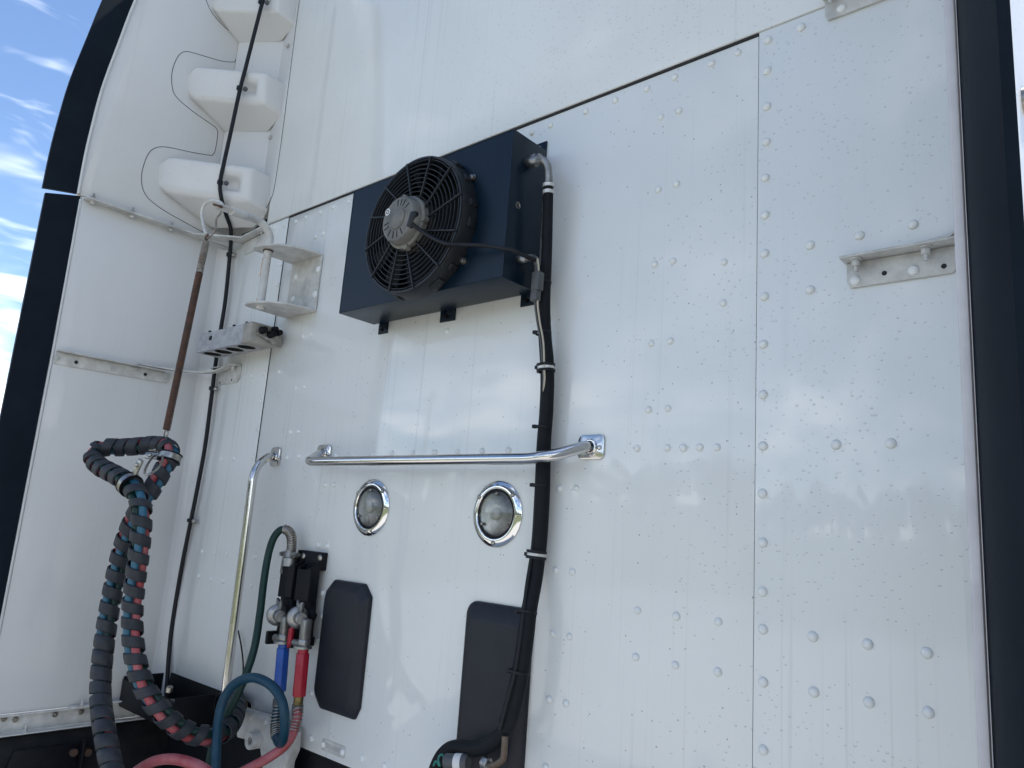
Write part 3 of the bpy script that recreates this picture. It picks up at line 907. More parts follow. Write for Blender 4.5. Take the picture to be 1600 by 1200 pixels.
# ------------------------------------------------------------------ angle brackets on the right part of the wall
def angle_bracket(lab, pts, lip, bolts, riv, holes):
    (x0, z0), (x1, z1) = pts
    t = thing('angle_bracket', lab, 'bracket', (x0, 0, z0), 'angle brackets on the right of the wall')
    y = -0.0032
    bm = B()
    prism(bm, [V((x0 + 0.004, y, z1)), V((x0 + 0.004, y, z0 + 0.010)), V((x0 + 0.010, y, z0)), V((x1 - 0.010, y, z0)), V((x1, y, z0 + 0.010)), V((x1, y, z1))], (0, -0.005, 0), 0.0012)
    obj('back_plate', bm, M_BRKT, t)
    bm = B()
    prism(bm, [V((x0, y, z1 + 0.0003)), V((x1, y, z1 + 0.0003)), V((x1, y - lip, z1 + 0.0003)), V((x0, y - lip, z1 + 0.0003))], (0, 0, 0.005), 0.0015)
    obj('top_lip', bm, M_BRKT, t)
    for x in bolts: bolt_on(t, (x, y - lip * 0.6, z1), (0, 0, -1), 0.0075, 0.013, 0.010)
    for x, z in riv:
        bm = B(); lathe(bm, (x, y - 0.005, z), (0, -1, 0), [(0.009, 0), (0.0085, 0.002), (0.006, 0.004), (0, 0.005)], 14); obj('rivet', bm, M_RIVET, t, smooth=80)
    for x, z in holes:
        bm = B(); cyl(bm, (x, y - 0.0048, z), (x, y - 0.0056, z), 0.0042, 12); obj('drilled_hole', bm, M_SEAM, t)
    return t
ab = angle_bracket('small white angle bracket with two bolts beside the black edge trim', ((0.998, 2.205), (1.172, 2.250)), 0.034, (1.022, 1.128), ((1.016, 2.217), (1.106, 2.219)), ((1.062, 2.222), (1.150, 2.218)))
bm = B()
prism(bm, [V((1.075, -0.006, 2.2568)), V((1.215, -0.006, 2.276)), V((1.215, -0.075, 2.276)), V((1.165, -0.034, 2.2568))], (0, 0, 0.004), 0.0008)
obj('strap', bm, M_BRKT, ab)
ab2 = angle_bracket('white angle bracket over the top seam, cut by the photo top', ((0.966, 2.738), (1.115, 2.783)), 0.034, (0.985, 1.09), ((1.0, 2.752), (1.09, 2.752)), ())

# ------------------------------------------------------------------ condenser unit with fan
BX0, BX1, BZ0, BZ1, BD0, BD1 = -0.277, 0.318, 2.305, 2.663, 0.020, 0.140
cu_ = thing('condenser_unit', 'navy black condenser box with a round grille fan on the wall', 'air conditioner', (0.02, 0, BZ0))
# housing: front sheet with round opening, four sides
FX, FZ, FR = 0.043, 2.474, 0.172
bm = B()
nseg = 64
circ = [V((FX + 0.165 * math.cos(2 * math.pi * i / nseg), -BD1, FZ + 0.165 * math.sin(2 * math.pi * i / nseg))) for i in range(nseg)]
def ray_rect(a):
    dx, dz = math.cos(a), math.sin(a)
    ts = []
    if dx > 1e-9: ts.append((BX1 - FX) / dx)
    if dx < -1e-9: ts.append((BX0 - FX) / dx)
    if dz > 1e-9: ts.append((BZ1 - FZ) / dz)
    if dz < -1e-9: ts.append((BZ0 - FZ) / dz)
    t = min(t for t in ts if t > 0)
    return V((FX + dx * t, -BD1, FZ + dz * t))
angs = sorted([2 * math.pi * i / nseg for i in range(nseg)] + [math.atan2(z - FZ, x - FX) % (2 * math.pi) for x in (BX0, BX1) for z in (BZ0, BZ1)])
inn = [bm.verts.new((FX + 0.165 * math.cos(a), -BD1, FZ + 0.165 * math.sin(a))) for a in angs]
outv = [bm.verts.new(ray_rect(a)) for a in angs]
for i in range(len(angs)):
    j = (i + 1) % len(angs)
    bm.faces.new((outv[i], outv[j], inn[j], inn[i]))
bmesh.ops.recalc_face_normals(bm, faces=bm.faces)
e_ = 0.003
box(bm, (BX0, -BD1 - 0.0012, BZ1 - e_), (BX1, -BD0, BZ1 + 0.0004), 0.0014)
box(bm, (BX0, -BD1 - 0.0012, BZ0 - 0.0004), (BX1, -BD0, BZ0 + e_), 0.0014)
box(bm, (BX0 - 0.0004, -BD1 - 0.0010, BZ0 + 0.001), (BX0 + e_, -BD0, BZ1 - 0.001), 0.0014)
box(bm, (BX1 - e_, -BD1 - 0.0010, BZ0 + 0.001), (BX1 + 0.0004, -BD0, BZ1 - 0.001), 0.0014)
obj('housing', bm, M_NAVY, cu_, smooth=30)
bm = B()
box(bm, (BX0 + 0.0032, -BD0 - 0.030, BZ0 + 0.0032), (BX1 - 0.0032, -BD0 - 0.001, BZ1 - 0.0032))
obj('condenser_core', bm, M_CORE, cu_)
# mounting tabs on the wall
for x0, x1, z0, z1 in ((0.255, 0.300, 2.283, 2.330), (-0.022, 0.034, 2.281, 2.330), (-0.275, -0.235, 2.280, 2.330), (0.262, 0.303, 2.64, 2.702)):
    bm = B()
    box(bm, (x0, -0.004, z0), (x1, -0.0005, z1), 0.001)
    if z0 < 2.5: box(bm, (x1 - 0.004, -0.030, z0 + 0.010), (x1, -0.0042, z1), 0.001)
    tb = obj('mounting_tab', bm, M_NAVY, cu_)
    bm = B(); hexnut(bm, ((x0 + x1) / 2 - 0.003, -0.0042, z0 + 0.014 if z0 < 2.5 else z1 - 0.016), (0, -1, 0), 0.006, 0.006); obj('bolt', bm, M_BLACK if z0 < 2.5 else M_ZINC, tb)
bm = B()   # grommet on the right side
q = PXp(809, 321, BX1)
lathe(bm, q, (1, 0, 0), [(0.0085, 0.0), (0.0085, 0.0018), (0.005, 0.0018), (0.004, 0.0)], 16)
obj('grommet', bm, M_ZINC, cu_)
bm = B(); cyl(bm, q, q + V((0.0008, 0, 0)), 0.0046, 12); obj('grommet_hole', bm, M_CORE, cu_)
# fan shroud ring
fan = obj('fan_shroud', lathe(B(), (FX, -BD1, FZ), (0, -1, 0), [(0.166, -0.012), (0.166, 0.040), (0.1695, 0.044), (0.1740, 0.044), (0.1755, 0.041), (0.1765, 0.020), (0.178, 0.008), (0.178, 0.0005), (0.17, 0.0005)], 72), M_FAN, cu_, smooth=35)
for a in (32, 8, -8, -44, -66, 52, 205, 150, 252, 300):
    a = math.radians(a)
    R2 = Matrix.Rotation(-a, 3, 'Y')
    c = V((FX + 0.177 * math.cos(a), -BD1 - 0.014, FZ + 0.177 * math.sin(a)))
    obj('shroud_lug', obox(B(), c, (0.012, 0.024, 0.016 + 0.012 * random.random()), R2, 0.003), M_FAN, fan)
for a in (32, -36, 148, 212):
    a = math.radians(a)
    c = V((FX + 0.185 * math.cos(a), -BD1 - 0.001, FZ + 0.185 * math.sin(a)))
    obj('screw', hexnut(B(), c, (0, -1, 0), 0.0065, 0.010), M_ZINC, fan)
# protective grille
gr = obj('fan_grille', lathe(B(), (FX, -BD1 - 0.044, FZ), (0, -1, 0), [(0.1685, 0.0), (0.1685, 0.004), (0.1735, 0.004), (0.1735, 0.0)], 72, True), M_FAN, cu_, smooth=35)
nr = 9
for i in range(nr):
    r = 0.070 + (0.164 - 0.070) * i / (nr - 1)
    h = 0.047 + 0.006 * (1 - (r / 0.17) ** 2)
    obj('ring', lathe(B(), (FX, -BD1, FZ), (0, -1, 0), [(r - 0.0009, h - 0.003), (r - 0.0009, h + 0.0010), (r + 0.0009, h + 0.0010), (r + 0.0009, h - 0.003)], 56, True), M_FAN, gr, smooth=30)
for i in range(12):
    a0 = math.radians(30 * i + 12)
    a1 = a0 + math.radians(-14)
    p0 = V((FX + 0.056 * math.cos(a1), -BD1 - 0.052, FZ + 0.056 * math.sin(a1)))
    p1 = V((FX + 0.172 * math.cos(a0), -BD1 - 0.049, FZ + 0.172 * math.sin(a0)))
    bm = B()
    obox(bm, (p0 + p1) / 2, (0.0046, 0.0070, (p1 - p0).length), basis(p1 - p0, V((0, 1, 0))), 0.001, 1)
    obj('spoke', bm, M_FAN, gr)
# rotor blades
for i in range(10):
    a = 2 * math.pi * i / 10
    bm = B()
    ptsA, ptsB = [], []
    for jj in range(6):
        t = jj / 5
        r = 0.045 + 0.112 * t
        aa = a + 0.35 * t
        w = 0.30 - 0.06 * t
        pit = 0.016
        ptsA.append(V((FX + r * math.cos(aa), -BD1 - 0.030 - pit / 2, FZ + r * math.sin(aa))))
        ptsB.append(V((FX + r * math.cos(aa + w), -BD1 - 0.030 + pit / 2, FZ + r * math.sin(aa + w))))
    va = [bm.verts.new(p) for p in ptsA]; vb = [bm.verts.new(p) for p in ptsB]
    for jj in range(5): bm.faces.new((va[jj], va[jj + 1], vb[jj + 1], vb[jj]))
    bmesh.ops.solidify(bm, geom=bm.faces[:], thickness=0.002)
    obj('fan_blade', bm, M_FAN, cu_)
# motor
MC = V((FX - 0.003, -BD1, FZ))
mot = obj('fan_motor', lathe(B(), MC, (0, -1, 0), [(0, 0.02), (0.064, 0.022), (0.066, 0.048), (0.062, 0.051), (0.062, 0.054), (0.0665, 0.056), (0.0665, 0.061), (0.061, 0.065), (0.0595, 0.080), (0.055, 0.0865), (0.0285, 0.0885), (0.0275, 0.0915), (0.0255, 0.0925), (0, 0.0925)], 56), M_MOTOR, cu_, smooth=32)
for a in (100, -5, -80, 185):
    a = math.radians(a)
    c = MC + V((0.067 * math.cos(a), -0.059, 0.067 * math.sin(a)))
    obj('motor_lug', cyl(B(), c + V((0, 0.008, 0)), c + V((0, -0.008, 0)), 0.008, 14, bev=0.001), M_MOTOR, mot)
for k_ in range(10):
    a = math.radians([62, 78, 95, 40, 188, 205, 232, 256, 276, 298][k_])
    p0 = MC + V((0.032 * math.cos(a), -0.0878, 0.032 * math.sin(a)))
    p1 = MC + V((0.049 * math.cos(a), -0.0868, 0.049 * math.sin(a)))
    obj('vent_slot', obox(B(), (p0 + p1) / 2, (0.0026, 0.0022, (p1 - p0).length), basis(p1 - p0, V((0, 1, 0)))), M_CORE, mot)
c = MC + V((-0.040, -0.0872, 0.026))
obj('sticker', cyl(B(), c, c + V((0, -0.0008, 0)), 0.009, 20), M_WHITEP, mot)
obj('sticker_mark', lathe(B(), c + V((0, -0.0008, 0)), (0, -1, 0), [(0.003, 0), (0.003, 0.0004), (0.0055, 0.0004), (0.0055, 0)], 16), M_STAMP, mot)
# cable cover on the motor
c = MC + V((0.046, -0.079, -0.012))
obj('cable_boot', obox(B(), c, (0.022, 0.018, 0.046), Matrix.Rotation(math.radians(18), 3, 'Y'), 0.008, 3), M_FAN, mot)
# fan lead
lead = cr([c + V((0.006, -0.004, -0.012)), P(666, 366, 0.205), P(694, 380, 0.200), P(720, 382, 0.185), P(760, 384, 0.165), P(797, 390, 0.152), P(818, 399, 0.125), P(836, 406, 0.085)], 8)
obj('fan_lead', tube(B(), lead, 0.0048, 10), M_CABLE, cu_, smooth=60)

# ------------------------------------------------------------------ refrigerant hose bundle
rh = thing('refrigerant_hose', 'black insulated hose bundle running down from the condenser to the wall bottom', 'hose', P(845, 720, 0.02))
el = cr([PXp(824, 253, BX1 + 0.002), PXp(832, 252, BX1 + 0.024), P(846, 250, 0.078), P(855, 259, 0.070), P(857, 276, 0.066), P(857, 288, 0.064)], 6)
obj('elbow_fitting', tube(B(), el, 0.0095, 14), M_ALU, rh, smooth=60)
q0 = PXp(827, 254, BX1 + 0.001)
bm = B(); hexnut(bm, q0, (1, 0, 0), 0.0165, 0.022, False); cyl(bm, q0 + V((0.022, 0, 0)), q0 + V((0.034, 0, 0)), 0.0125, 14); obj('elbow_nut', bm, M_ALU, rh)
hp = [P(857, 286, 0.064), P(856, 330, 0.058), P(854, 400, 0.052), P(851, 470, 0.048), P(852, 520, 0.045), P(856, 575, 0.040), P(854, 640, 0.036), P(850, 690, 0.034), P(848, 770, 0.032), P(844, 840, 0.030), P(837, 900, 0.034), P(828, 950, 0.050), P(822, 1000, 0.058), P(815, 1050, 0.062), P(806, 1095, 0.066), P(793, 1135, 0.072), P(770, 1160, 0.078), P(742, 1170, 0.080), P(712, 1168, 0.078), P(694, 1178, 0.074), P(682, 1200, 0.07), P(676, 1225, 0.07)]
hp = cr(hp, 7)
obj('insulated_hose', tube(B(), hp, 0.0128, 14, rfun=lambda t: 0.0112 + 0.0045 * min(1, t * 3)), M_HOSE, rh, smooth=60)
el2 = cr([PXp(810, 404, BX1 + 0.001), PXp(818, 405, BX1 + 0.02), P(832, 403, 0.070), P(838, 410, 0.062), P(840, 425, 0.056)], 6)
obj('lower_elbow', tube(B(), el2, 0.0085, 12), M_ALU, rh, smooth=60)
h2 = cr([P(840, 424, 0.054), P(843, 470, 0.046), P(848, 530, 0.036), P(851, 600, 0.026), P(846, 700, 0.022), P(842, 800, 0.022), P(834, 890, 0.030), P(822, 950, 0.052), P(812, 1020, 0.066), P(800, 1080, 0.074), P(786, 1130, 0.080)], 7)
obj('second_hose', tube(B(), h2, 0.0095, 12), M_HOSE, rh, smooth=60)
for k_, off in enumerate((0, 4)):
    w = cr([P(836 + off, 404, 0.085), P(838 + off, 425, 0.080), P(836 + off, 470, 0.078), P(839 + off, 500, 0.070), P(845 + off, 535, 0.062), P(848 + off * .6, 575, 0.058), P(849 + off * .5, 592, 0.055), P(849, 612, 0.050)], 6)
    obj('wire', tube(B(), w, 0.0022, 8), M_BEIGE if k_ else M_GREYP, rh, smooth=60)
w = cr([P(848, 592, 0.052), P(846, 640, 0.047), P(841, 700, 0.045), P(838, 770, 0.044), P(833, 850, 0.044), P(824, 910, 0.056), P(819, 950, 0.066), P(813, 1000, 0.074), P(805, 1050, 0.079), P(793, 1095, 0.085), P(781, 1140, 0.09)], 6)
obj('cable', tube(B(), w, 0.0042, 10), M_CABLE, rh, smooth=60)
# connector
c = P(840, 440, 0.078)
obj('connector', obox(B(), c, (0.022, 0.020, 0.044), Matrix.Identity(3), 0.003), M_GREYP, rh)
c = P(837, 461, 0.078)
obj('connector', obox(B(), c, (0.019, 0.017, 0.030), Matrix.Identity(3), 0.003), M_GREYP, rh)
def near(pts, c):
    i = min(range(len(pts)), key=lambda k: (pts[k] - c).length)
    i = max(1, min(len(pts) - 2, i))
    return pts[i], (pts[i + 1] - pts[i - 1]).normalized()
def tie(px, py, d, r=0.0185, white=False, off=-0.004):
    p, t = near(hp, P(px, py, d))
    p = p + V((off, -0.002, 0))
    bm = B()
    if white:
        lathe(bm, p - t * 0.009, t, [(r - 0.002, 0.0), (r + 0.002, 0.0), (r + 0.002, 0.005), (r - 0.001, 0.006), (r - 0.001, 0.012), (r + 0.002, 0.013), (r + 0.002, 0.018), (r - 0.002, 0.018)], 24, True)
    else:
        lathe(bm, p - t * 0.0025, t, [(r - 0.0015, 0), (r, 0), (r, 0.005), (r - 0.0015, 0.005)], 20, True)
    o = obj('hose_clip' if white else 'zip_tie', bm, M_CABLE, rh)
    bm = B()
    obox(bm, p + V((-r * 0.80, -r * 0.62, 0)), (0.009, 0.008, 0.008), Matrix.Identity(3), 0.001)
    obj('tie_head', bm, M_CABLE, o)
    if white:
        bm = B(); lathe(bm, p - t * 0.0028, t, [(r - 0.002, 0), (r + 0.0006, 0), (r + 0.0006, 0.0056), (r - 0.002, 0.0056)], 24, True); obj('clip_band', bm, M_TAPE, o)
for q in ((851, 442, .05), (851, 517, .045), (851, 668, .035), (847, 762, .032)): tie(*q)
for q in ((823, 953, .055), (811, 1050, .062)): tie(*q, r=0.021)
tie(856, 571, .04, 0.019, True); tie(840, 864, .03, 0.020, True)
for py in (292, 303):
    p, t = near(hp, P(857, py, .062))
    bm = B(); lathe(bm, p - t * 0.004, t, [(0.010, 0), (0.0132, 0), (0.0132, 0.008), (0.010, 0.008)], 20, True); obj('crimp_band', bm, M_TAPE, rh)
# fittings at the bottom
p = cr([P(789, 1150, 0.085), P(788, 1168, 0.085), P(786, 1185, 0.085), P(776, 1194, 0.085), P(766, 1196, 0.082)], 6)
obj('copper_elbow', tube(B(), p, 0.0065, 12), mat('dull_tan_pipe', (0.13, 0.115, 0.09), 0.6, 0.3, col2=(0.10, 0.05, 0.03), vscale=25), rh, smooth=60)
bm = B(); c = P(766, 1196, 0.082); hexnut(bm, c, (-1, 0, 0.15), 0.014, 0.020, False); obj('elbow_nut', bm, M_ALU, rh)
c = P(715, 1191, 0.10)
obj('sensor_cap', lathe(B(), c, (-0.93, -0.30, -0.12), [(0, -0.024), (0.015, -0.024), (0.017, -0.020), (0.0165, 0.000), (0.0155, 0.026), (0.012, 0.029), (0, 0.029)], 22), M_GREYP, rh)
ax = V((-0.93, -0.30, -0.12)).normalized()
obj('cap_label', lathe(B(), c, ax, [(0.0168, -0.012), (0.0172, -0.012), (0.0168, 0.004), (0.0164, 0.004)], 22, True), M_WHITEP, rh)
bm = B()
e = c + ax * 0.027
tube(bm, cr([e, e + V((-0.008, -0.004, 0.012)), e + V((-0.014, -0.008, 0.004)), e + V((-0.010, -0.006, -0.010)), e + V((-0.018, -0.010, -0.002)), e + V((-0.024, -0.010, -0.012))], 6), 0.0022, 8)
obj('green_wire', bm, M_TEAL, rh, smooth=60)

# ------------------------------------------------------------------ stainless grab rails
gr_h = thing('grab_rail', 'horizontal polished stainless grab rail above the two round lamps', 'grab rail', (0, 0, 1.93), 'stainless grab rails')
zb_, zp = 1.909, 1.943
pts = [V((0.478, -0.004, zp)), V((0.470, -0.022, zp - 0.004)), V((0.440, -0.062, zp - 0.022)), V((0.415, -0.084, zb_ + 0.004)), V((0.385, -0.090, zb_)), V((0.30, -0.090, zb_)), V((0.0, -0.090, zb_)), V((-0.30, -0.090, zb_)), V((-0.385, -0.090, zb_)), V((-0.412, -0.084, zb_ + 0.004)), V((-0.432, -0.062, zp - 0.022)), V((-0.462, -0.022, zp - 0.004)), V((-0.468, -0.004, zp))]
obj('rail_bar', tube(B(), cr(pts, 8), 0.0125, 24), M_STEEL, gr_h, smooth=60)
def rail_plate(parent, x, z, w=0.066, h=0.052):
    bm = B()
    prism(bm, rrect(x - w / 2, x + w / 2, z - h / 2, z + h / 2, 0.012, -0.0006), (0, -0.0045, 0), 0.0012, 2)
    p = obj('rail_foot', bm, M_STEEL, parent)
    bm = B(); lathe(bm, (x, -0.0052, z), (0, -1, 0), [(0.0165, 0), (0.0165, 0.003), (0.0145, 0.005), (0.0125, 0.005)], 24); obj('collar', bm, M_STEEL, p)
    for s in (-1, 1):
        bm = B(); lathe(bm, (x + s * 0.023, -0.0052, z - 0.002), (0, -1, 0), [(0.0055, 0), (0.005, 0.0025), (0.0025, 0.0042), (0, 0.0045)], 14); obj('screw', bm, M_STEEL, p, smooth=80)
rail_plate(gr_h, 0.482, zp); rail_plate(gr_h, -0.466, zp)
gr_v = thing('grab_rail', 'upright polished stainless grab rail left of the hose couplings', 'grab rail', (-0.70, 0, 1.2), 'stainless grab rails')
pts = [V((-0.727, -0.004, 1.937)), V((-0.725, -0.026, 1.933)), V((-0.712, -0.062, 1.905)), V((-0.705, -0.078, 1.870)), V((-0.703, -0.080, 1.82)), V((-0.699, -0.080, 1.6)), V((-0.695, -0.080, 1.4)), V((-0.692, -0.080, 1.28)), V((-0.692, -0.076, 1.235)), V((-0.693, -0.055, 1.205)), V((-0.694, -0.004, 1.190))]
obj('rail_bar', tube(B(), cr(pts, 8), 0.0125, 24), M_STEEL, gr_v, smooth=60)
rail_plate(gr_v, -0.722, 1.937, 0.052, 0.060)
rail_plate(gr_v, -0.694, 1.190, 0.052, 0.056)

# ------------------------------------------------------------------ round lamps
def lamp(x, z, lab):
    t = thing('round_lamp', lab, 'lamp', (x, 0, z - 0.075), 'round lamps under the rail')
    R0 = 0.0745
    fl = obj('chrome_flange', lathe(B(), (x, 0, z), (0, -1, 0), [(R0, 0.0006), (R0, 0.003), (R0 - 0.003, 0.0055), (0.064, 0.0085), (0.0585, 0.0095), (0.0565, 0.0085), (0.0555, 0.0045), (0.0555, 0.001)], 72), M_CHROME, t, smooth=50)
    obj('rubber_gasket', lathe(B(), (x, 0, z), (0, -1, 0), [(0.0558, 0.001), (0.0555, 0.0055), (0.0500, 0.0055), (0.0490, 0.001)], 56), M_BLACK, t)
    obj('reflector', lathe(B(), (x, 0, z), (0, -1, 0), [(0.0505, 0.0035), (0.047, 0.0030), (0.030, 0.0015), (0.0, 0.0009)], 48), M_BOWL, t, smooth=60)
    obj('bulb', lathe(B(), (x - 0.002, 0, z), (0, -1, 0), [(0.015, 0.0013), (0.0145, 0.006), (0.010, 0.0095), (0.004, 0.0115), (0, 0.0118)], 28), M_BULB, t, smooth=60)
    prof = []
    nn = 34
    for i in range(nn + 1):
        r = 0.0503 * (1 - i / nn)
        h = 0.0055 + 0.013 * math.cos(r / 0.0503 * math.pi / 2) ** 0.8 + (0.0007 if i % 2 else 0)
        prof.append((r if r > 1e-4 else 0, h))
    lo = obj('lens', lathe(B(), (x, 0, z), (0, -1, 0), prof, 48), M_LENS, t, smooth=80)
    for a in (90, 212, 328):
        a = math.radians(a)
        obj('lens_screw', lathe(B(), (x + 0.0455 * math.cos(a), -0.006, z + 0.0455 * math.sin(a)), (0, -1, 0), [(0.0038, 0), (0.0036, 0.004), (0.002, 0.0055), (0, 0.0058)], 12), M_ZINC, t, smooth=80)
    for a in (42, 146, 270):
        a = math.radians(a)
        obj('screw', lathe(B(), (x + 0.065 * math.cos(a), -0.0078, z + 0.065 * math.sin(a)), (0, -1, 0), [(0.0055, 0), (0.0052, 0.002), (0.003, 0.0036), (0, 0.004)], 14), M_ZINC, fl, smooth=80)
    # worn stamping along the top of the flange
    bm = B()
    rs = random.Random(2)
    for g0, g1 in ((104, 112), (115, 121), (124, 133), (66, 76), (60, 64), (53, 58), (48, 51)):
        a = g0
        while a < g1:
            ar = math.radians(a)
            hgt = 0.0038
            c = V((x + 0.0648 * math.cos(ar), -0.0086, z + 0.0648 * math.sin(ar)))
            obox(bm, c, (rs.uniform(0.0008, 0.0018), 0.0006, hgt * rs.uniform(0.6, 1.0)), Matrix.Rotation(-(ar - math.pi / 2), 3, 'Y'))
            a += 1.9
    c = V((x, -0.0086, z + 0.0662))
    for s in (-1, 1):
        obox(bm, c + V((s * 0.0016, 0, 0)), (0.0010, 0.0006, 0.0052), Matrix.Rotation(s * 0.6, 3, 'Y'))
    obj('stamped_marks', bm, M_STAMP, fl)
    return t
cz = 1.796
lamp(P(581, 793).x - 0.002, P(581, 793).z, 'small round clear lamp in chrome flange, nearer the hose couplings')
lamp(P(777.5, 803).x, P(777.5, 803).z, 'small round clear lamp in chrome flange, beside the black hose')

# ------------------------------------------------------------------ rubber bump pads
def pad(x0, x1, z0, z1, lab, ch):
    t = thing('bump_pad', lab, 'bump pad', ((x0 + x1) / 2, 0, z0), 'charcoal bump pads')
    bm = B()
    r = 0.026
    y = -0.0008
    if ch:
        cz_ = 0.030
        outl = [V((x0, y, z0 + cz_)), V((x0 + cz_, y, z0)), V((x1 - 0.016, y, z0)), V((x1, y, z0 + 0.03)), V((x1, y, z1 - cz_)), V((x1 - cz_, y, z1)), V((x0 + cz_, y, z1)), V((x0, y, z1 - cz_))]
    else:
        outl = rrect(x0, x1, z0, z1, r, y, 5)
    cx, cz2 = (x0 + x1) / 2, (z0 + z1) / 2
    lev = [(1.0, 1.0, 0.0), (1.0, 1.0, 0.006), (0.975, 0.985, 0.011), (0.80, 0.86, 0.026), (0.77, 0.84, 0.027)]
    rows = []
    for sx, sz, h in lev:
        rows.append([bm.verts.new((cx + (p.x - cx) * sx, y - h, cz2 + (p.z - cz2) * sz)) for p in outl])
    k = len(outl)
    for a, b in zip(rows, rows[1:]):
        for i in range(k): bm.faces.new((a[i], a[(i + 1) % k], b[(i + 1) % k], b[i]))
    bm.faces.new(rows[-1])
    bmesh.ops.recalc_face_normals(bm, faces=bm.faces)
    obj('pad_body', bm, M_PAD, t, bevel=(0.004, 3), smooth=50)
    return t
pad(-0.368, -0.180, 1.268, 1.598, 'charcoal rubber bump pad between the hose couplings and bare wall', True)
pad(0.166, 0.356, 1.10, 1.599, 'longer charcoal rubber bump pad behind the black hose bundle', False)

# ------------------------------------------------------------------ hose couplings (two holders, two couplings)
hd = thing('coupling_holder', 'black plastic double holder for air couplings bolted to the wall', 'holder', (-0.42, 0, 1.42))
def scoop(xa, xb, zt, zb, lab=None):
    """open sleeve: outer box with a hollow top whose mouth slants"""
    bm = B()
    y0, y1 = -0.020, -0.062
    t = 0.006
    o4 = [(xa, y0), (xb, y0), (xb, y1 + 0.012), (xb - 0.014, y1), (xa + 0.014, y1), (xa, y1 + 0.012)]
    cx, cy = (xa + xb) / 2, (y0 + y1) / 2
    i4 = [(cx + (x - cx) * 0.82, cy + (y - cy) * 0.84) for x, y in o4]
    top = lambda y: zt + 0.022 * (y - y1) / (y0 - y1)
    lo = [bm.verts.new((x, y, zb)) for x, y in o4]
    hi = [bm.verts.new((x, y, top(y))) for x, y in o4]
    ih = [bm.verts.new((x, y, top(y))) for x, y in i4]
    il = [bm.verts.new((x, y, zb + 0.02)) for x, y in i4]
    k = 6
    for i in range(k):
        j = (i + 1) % k
        bm.faces.new((lo[i], lo[j], hi[j], hi[i]))
        bm.faces.new((hi[i], hi[j], ih[j], ih[i]))
        bm.faces.new((ih[i], ih[j], il[j], il[i]))
    bm.faces.new(il); bm.faces.new(lo[::-1])
    bmesh.ops.recalc_face_normals(bm, faces=bm.faces)
    return obj('sleeve', bm, M_BLACK, hd, bevel=(0.003, 2))
bm = B()
prism(bm, rrect(-0.510, -0.392, 1.615, 1.665, 0.004, -0.0005, 2), (0, -0.020, 0), 0.003)
obj('mounting_block', bm, M_BLACK, hd)
for px, py in ((474, 869), (500, 872)):
    bm = B(); lathe(bm, P(px, py, 0.0206), (0, -1, 0), [(0.0095, 0), (0.009, 0.002), (0.006, 0.004), (0, 0.0045)], 14); obj('screw', bm, M_ZINC, hd, smooth=80)
scoop(-0.533, -0.472, 1.618, 1.535)
scoop(-0.452, -0.392, 1.616, 1.533)
for xa, xb in ((-0.530, -0.474), (-0.450, -0.394)):
    bm = B()
    box(bm, (xa, -0.046, 1.420), (xb, -0.016, 1.5345), 0.004)
    box(bm, (xa - 0.012, -0.070, 1.405), (xa + 0.002, -0.020, 1.440), 0.003)
    prism(bm, [V((xb, -0.044, 1.520)), V((xb + 0.020, -0.044, 1.500)), V((xb + 0.002, -0.044, 1.470))], (0, 0.02, 0), 0.002)
    box(bm, (xb - 0.004, -0.046, 1.420), (xb + 0.016, -0.020, 1.444), 0.003)
    obj('holder_foot', bm, M_BLACK, hd)
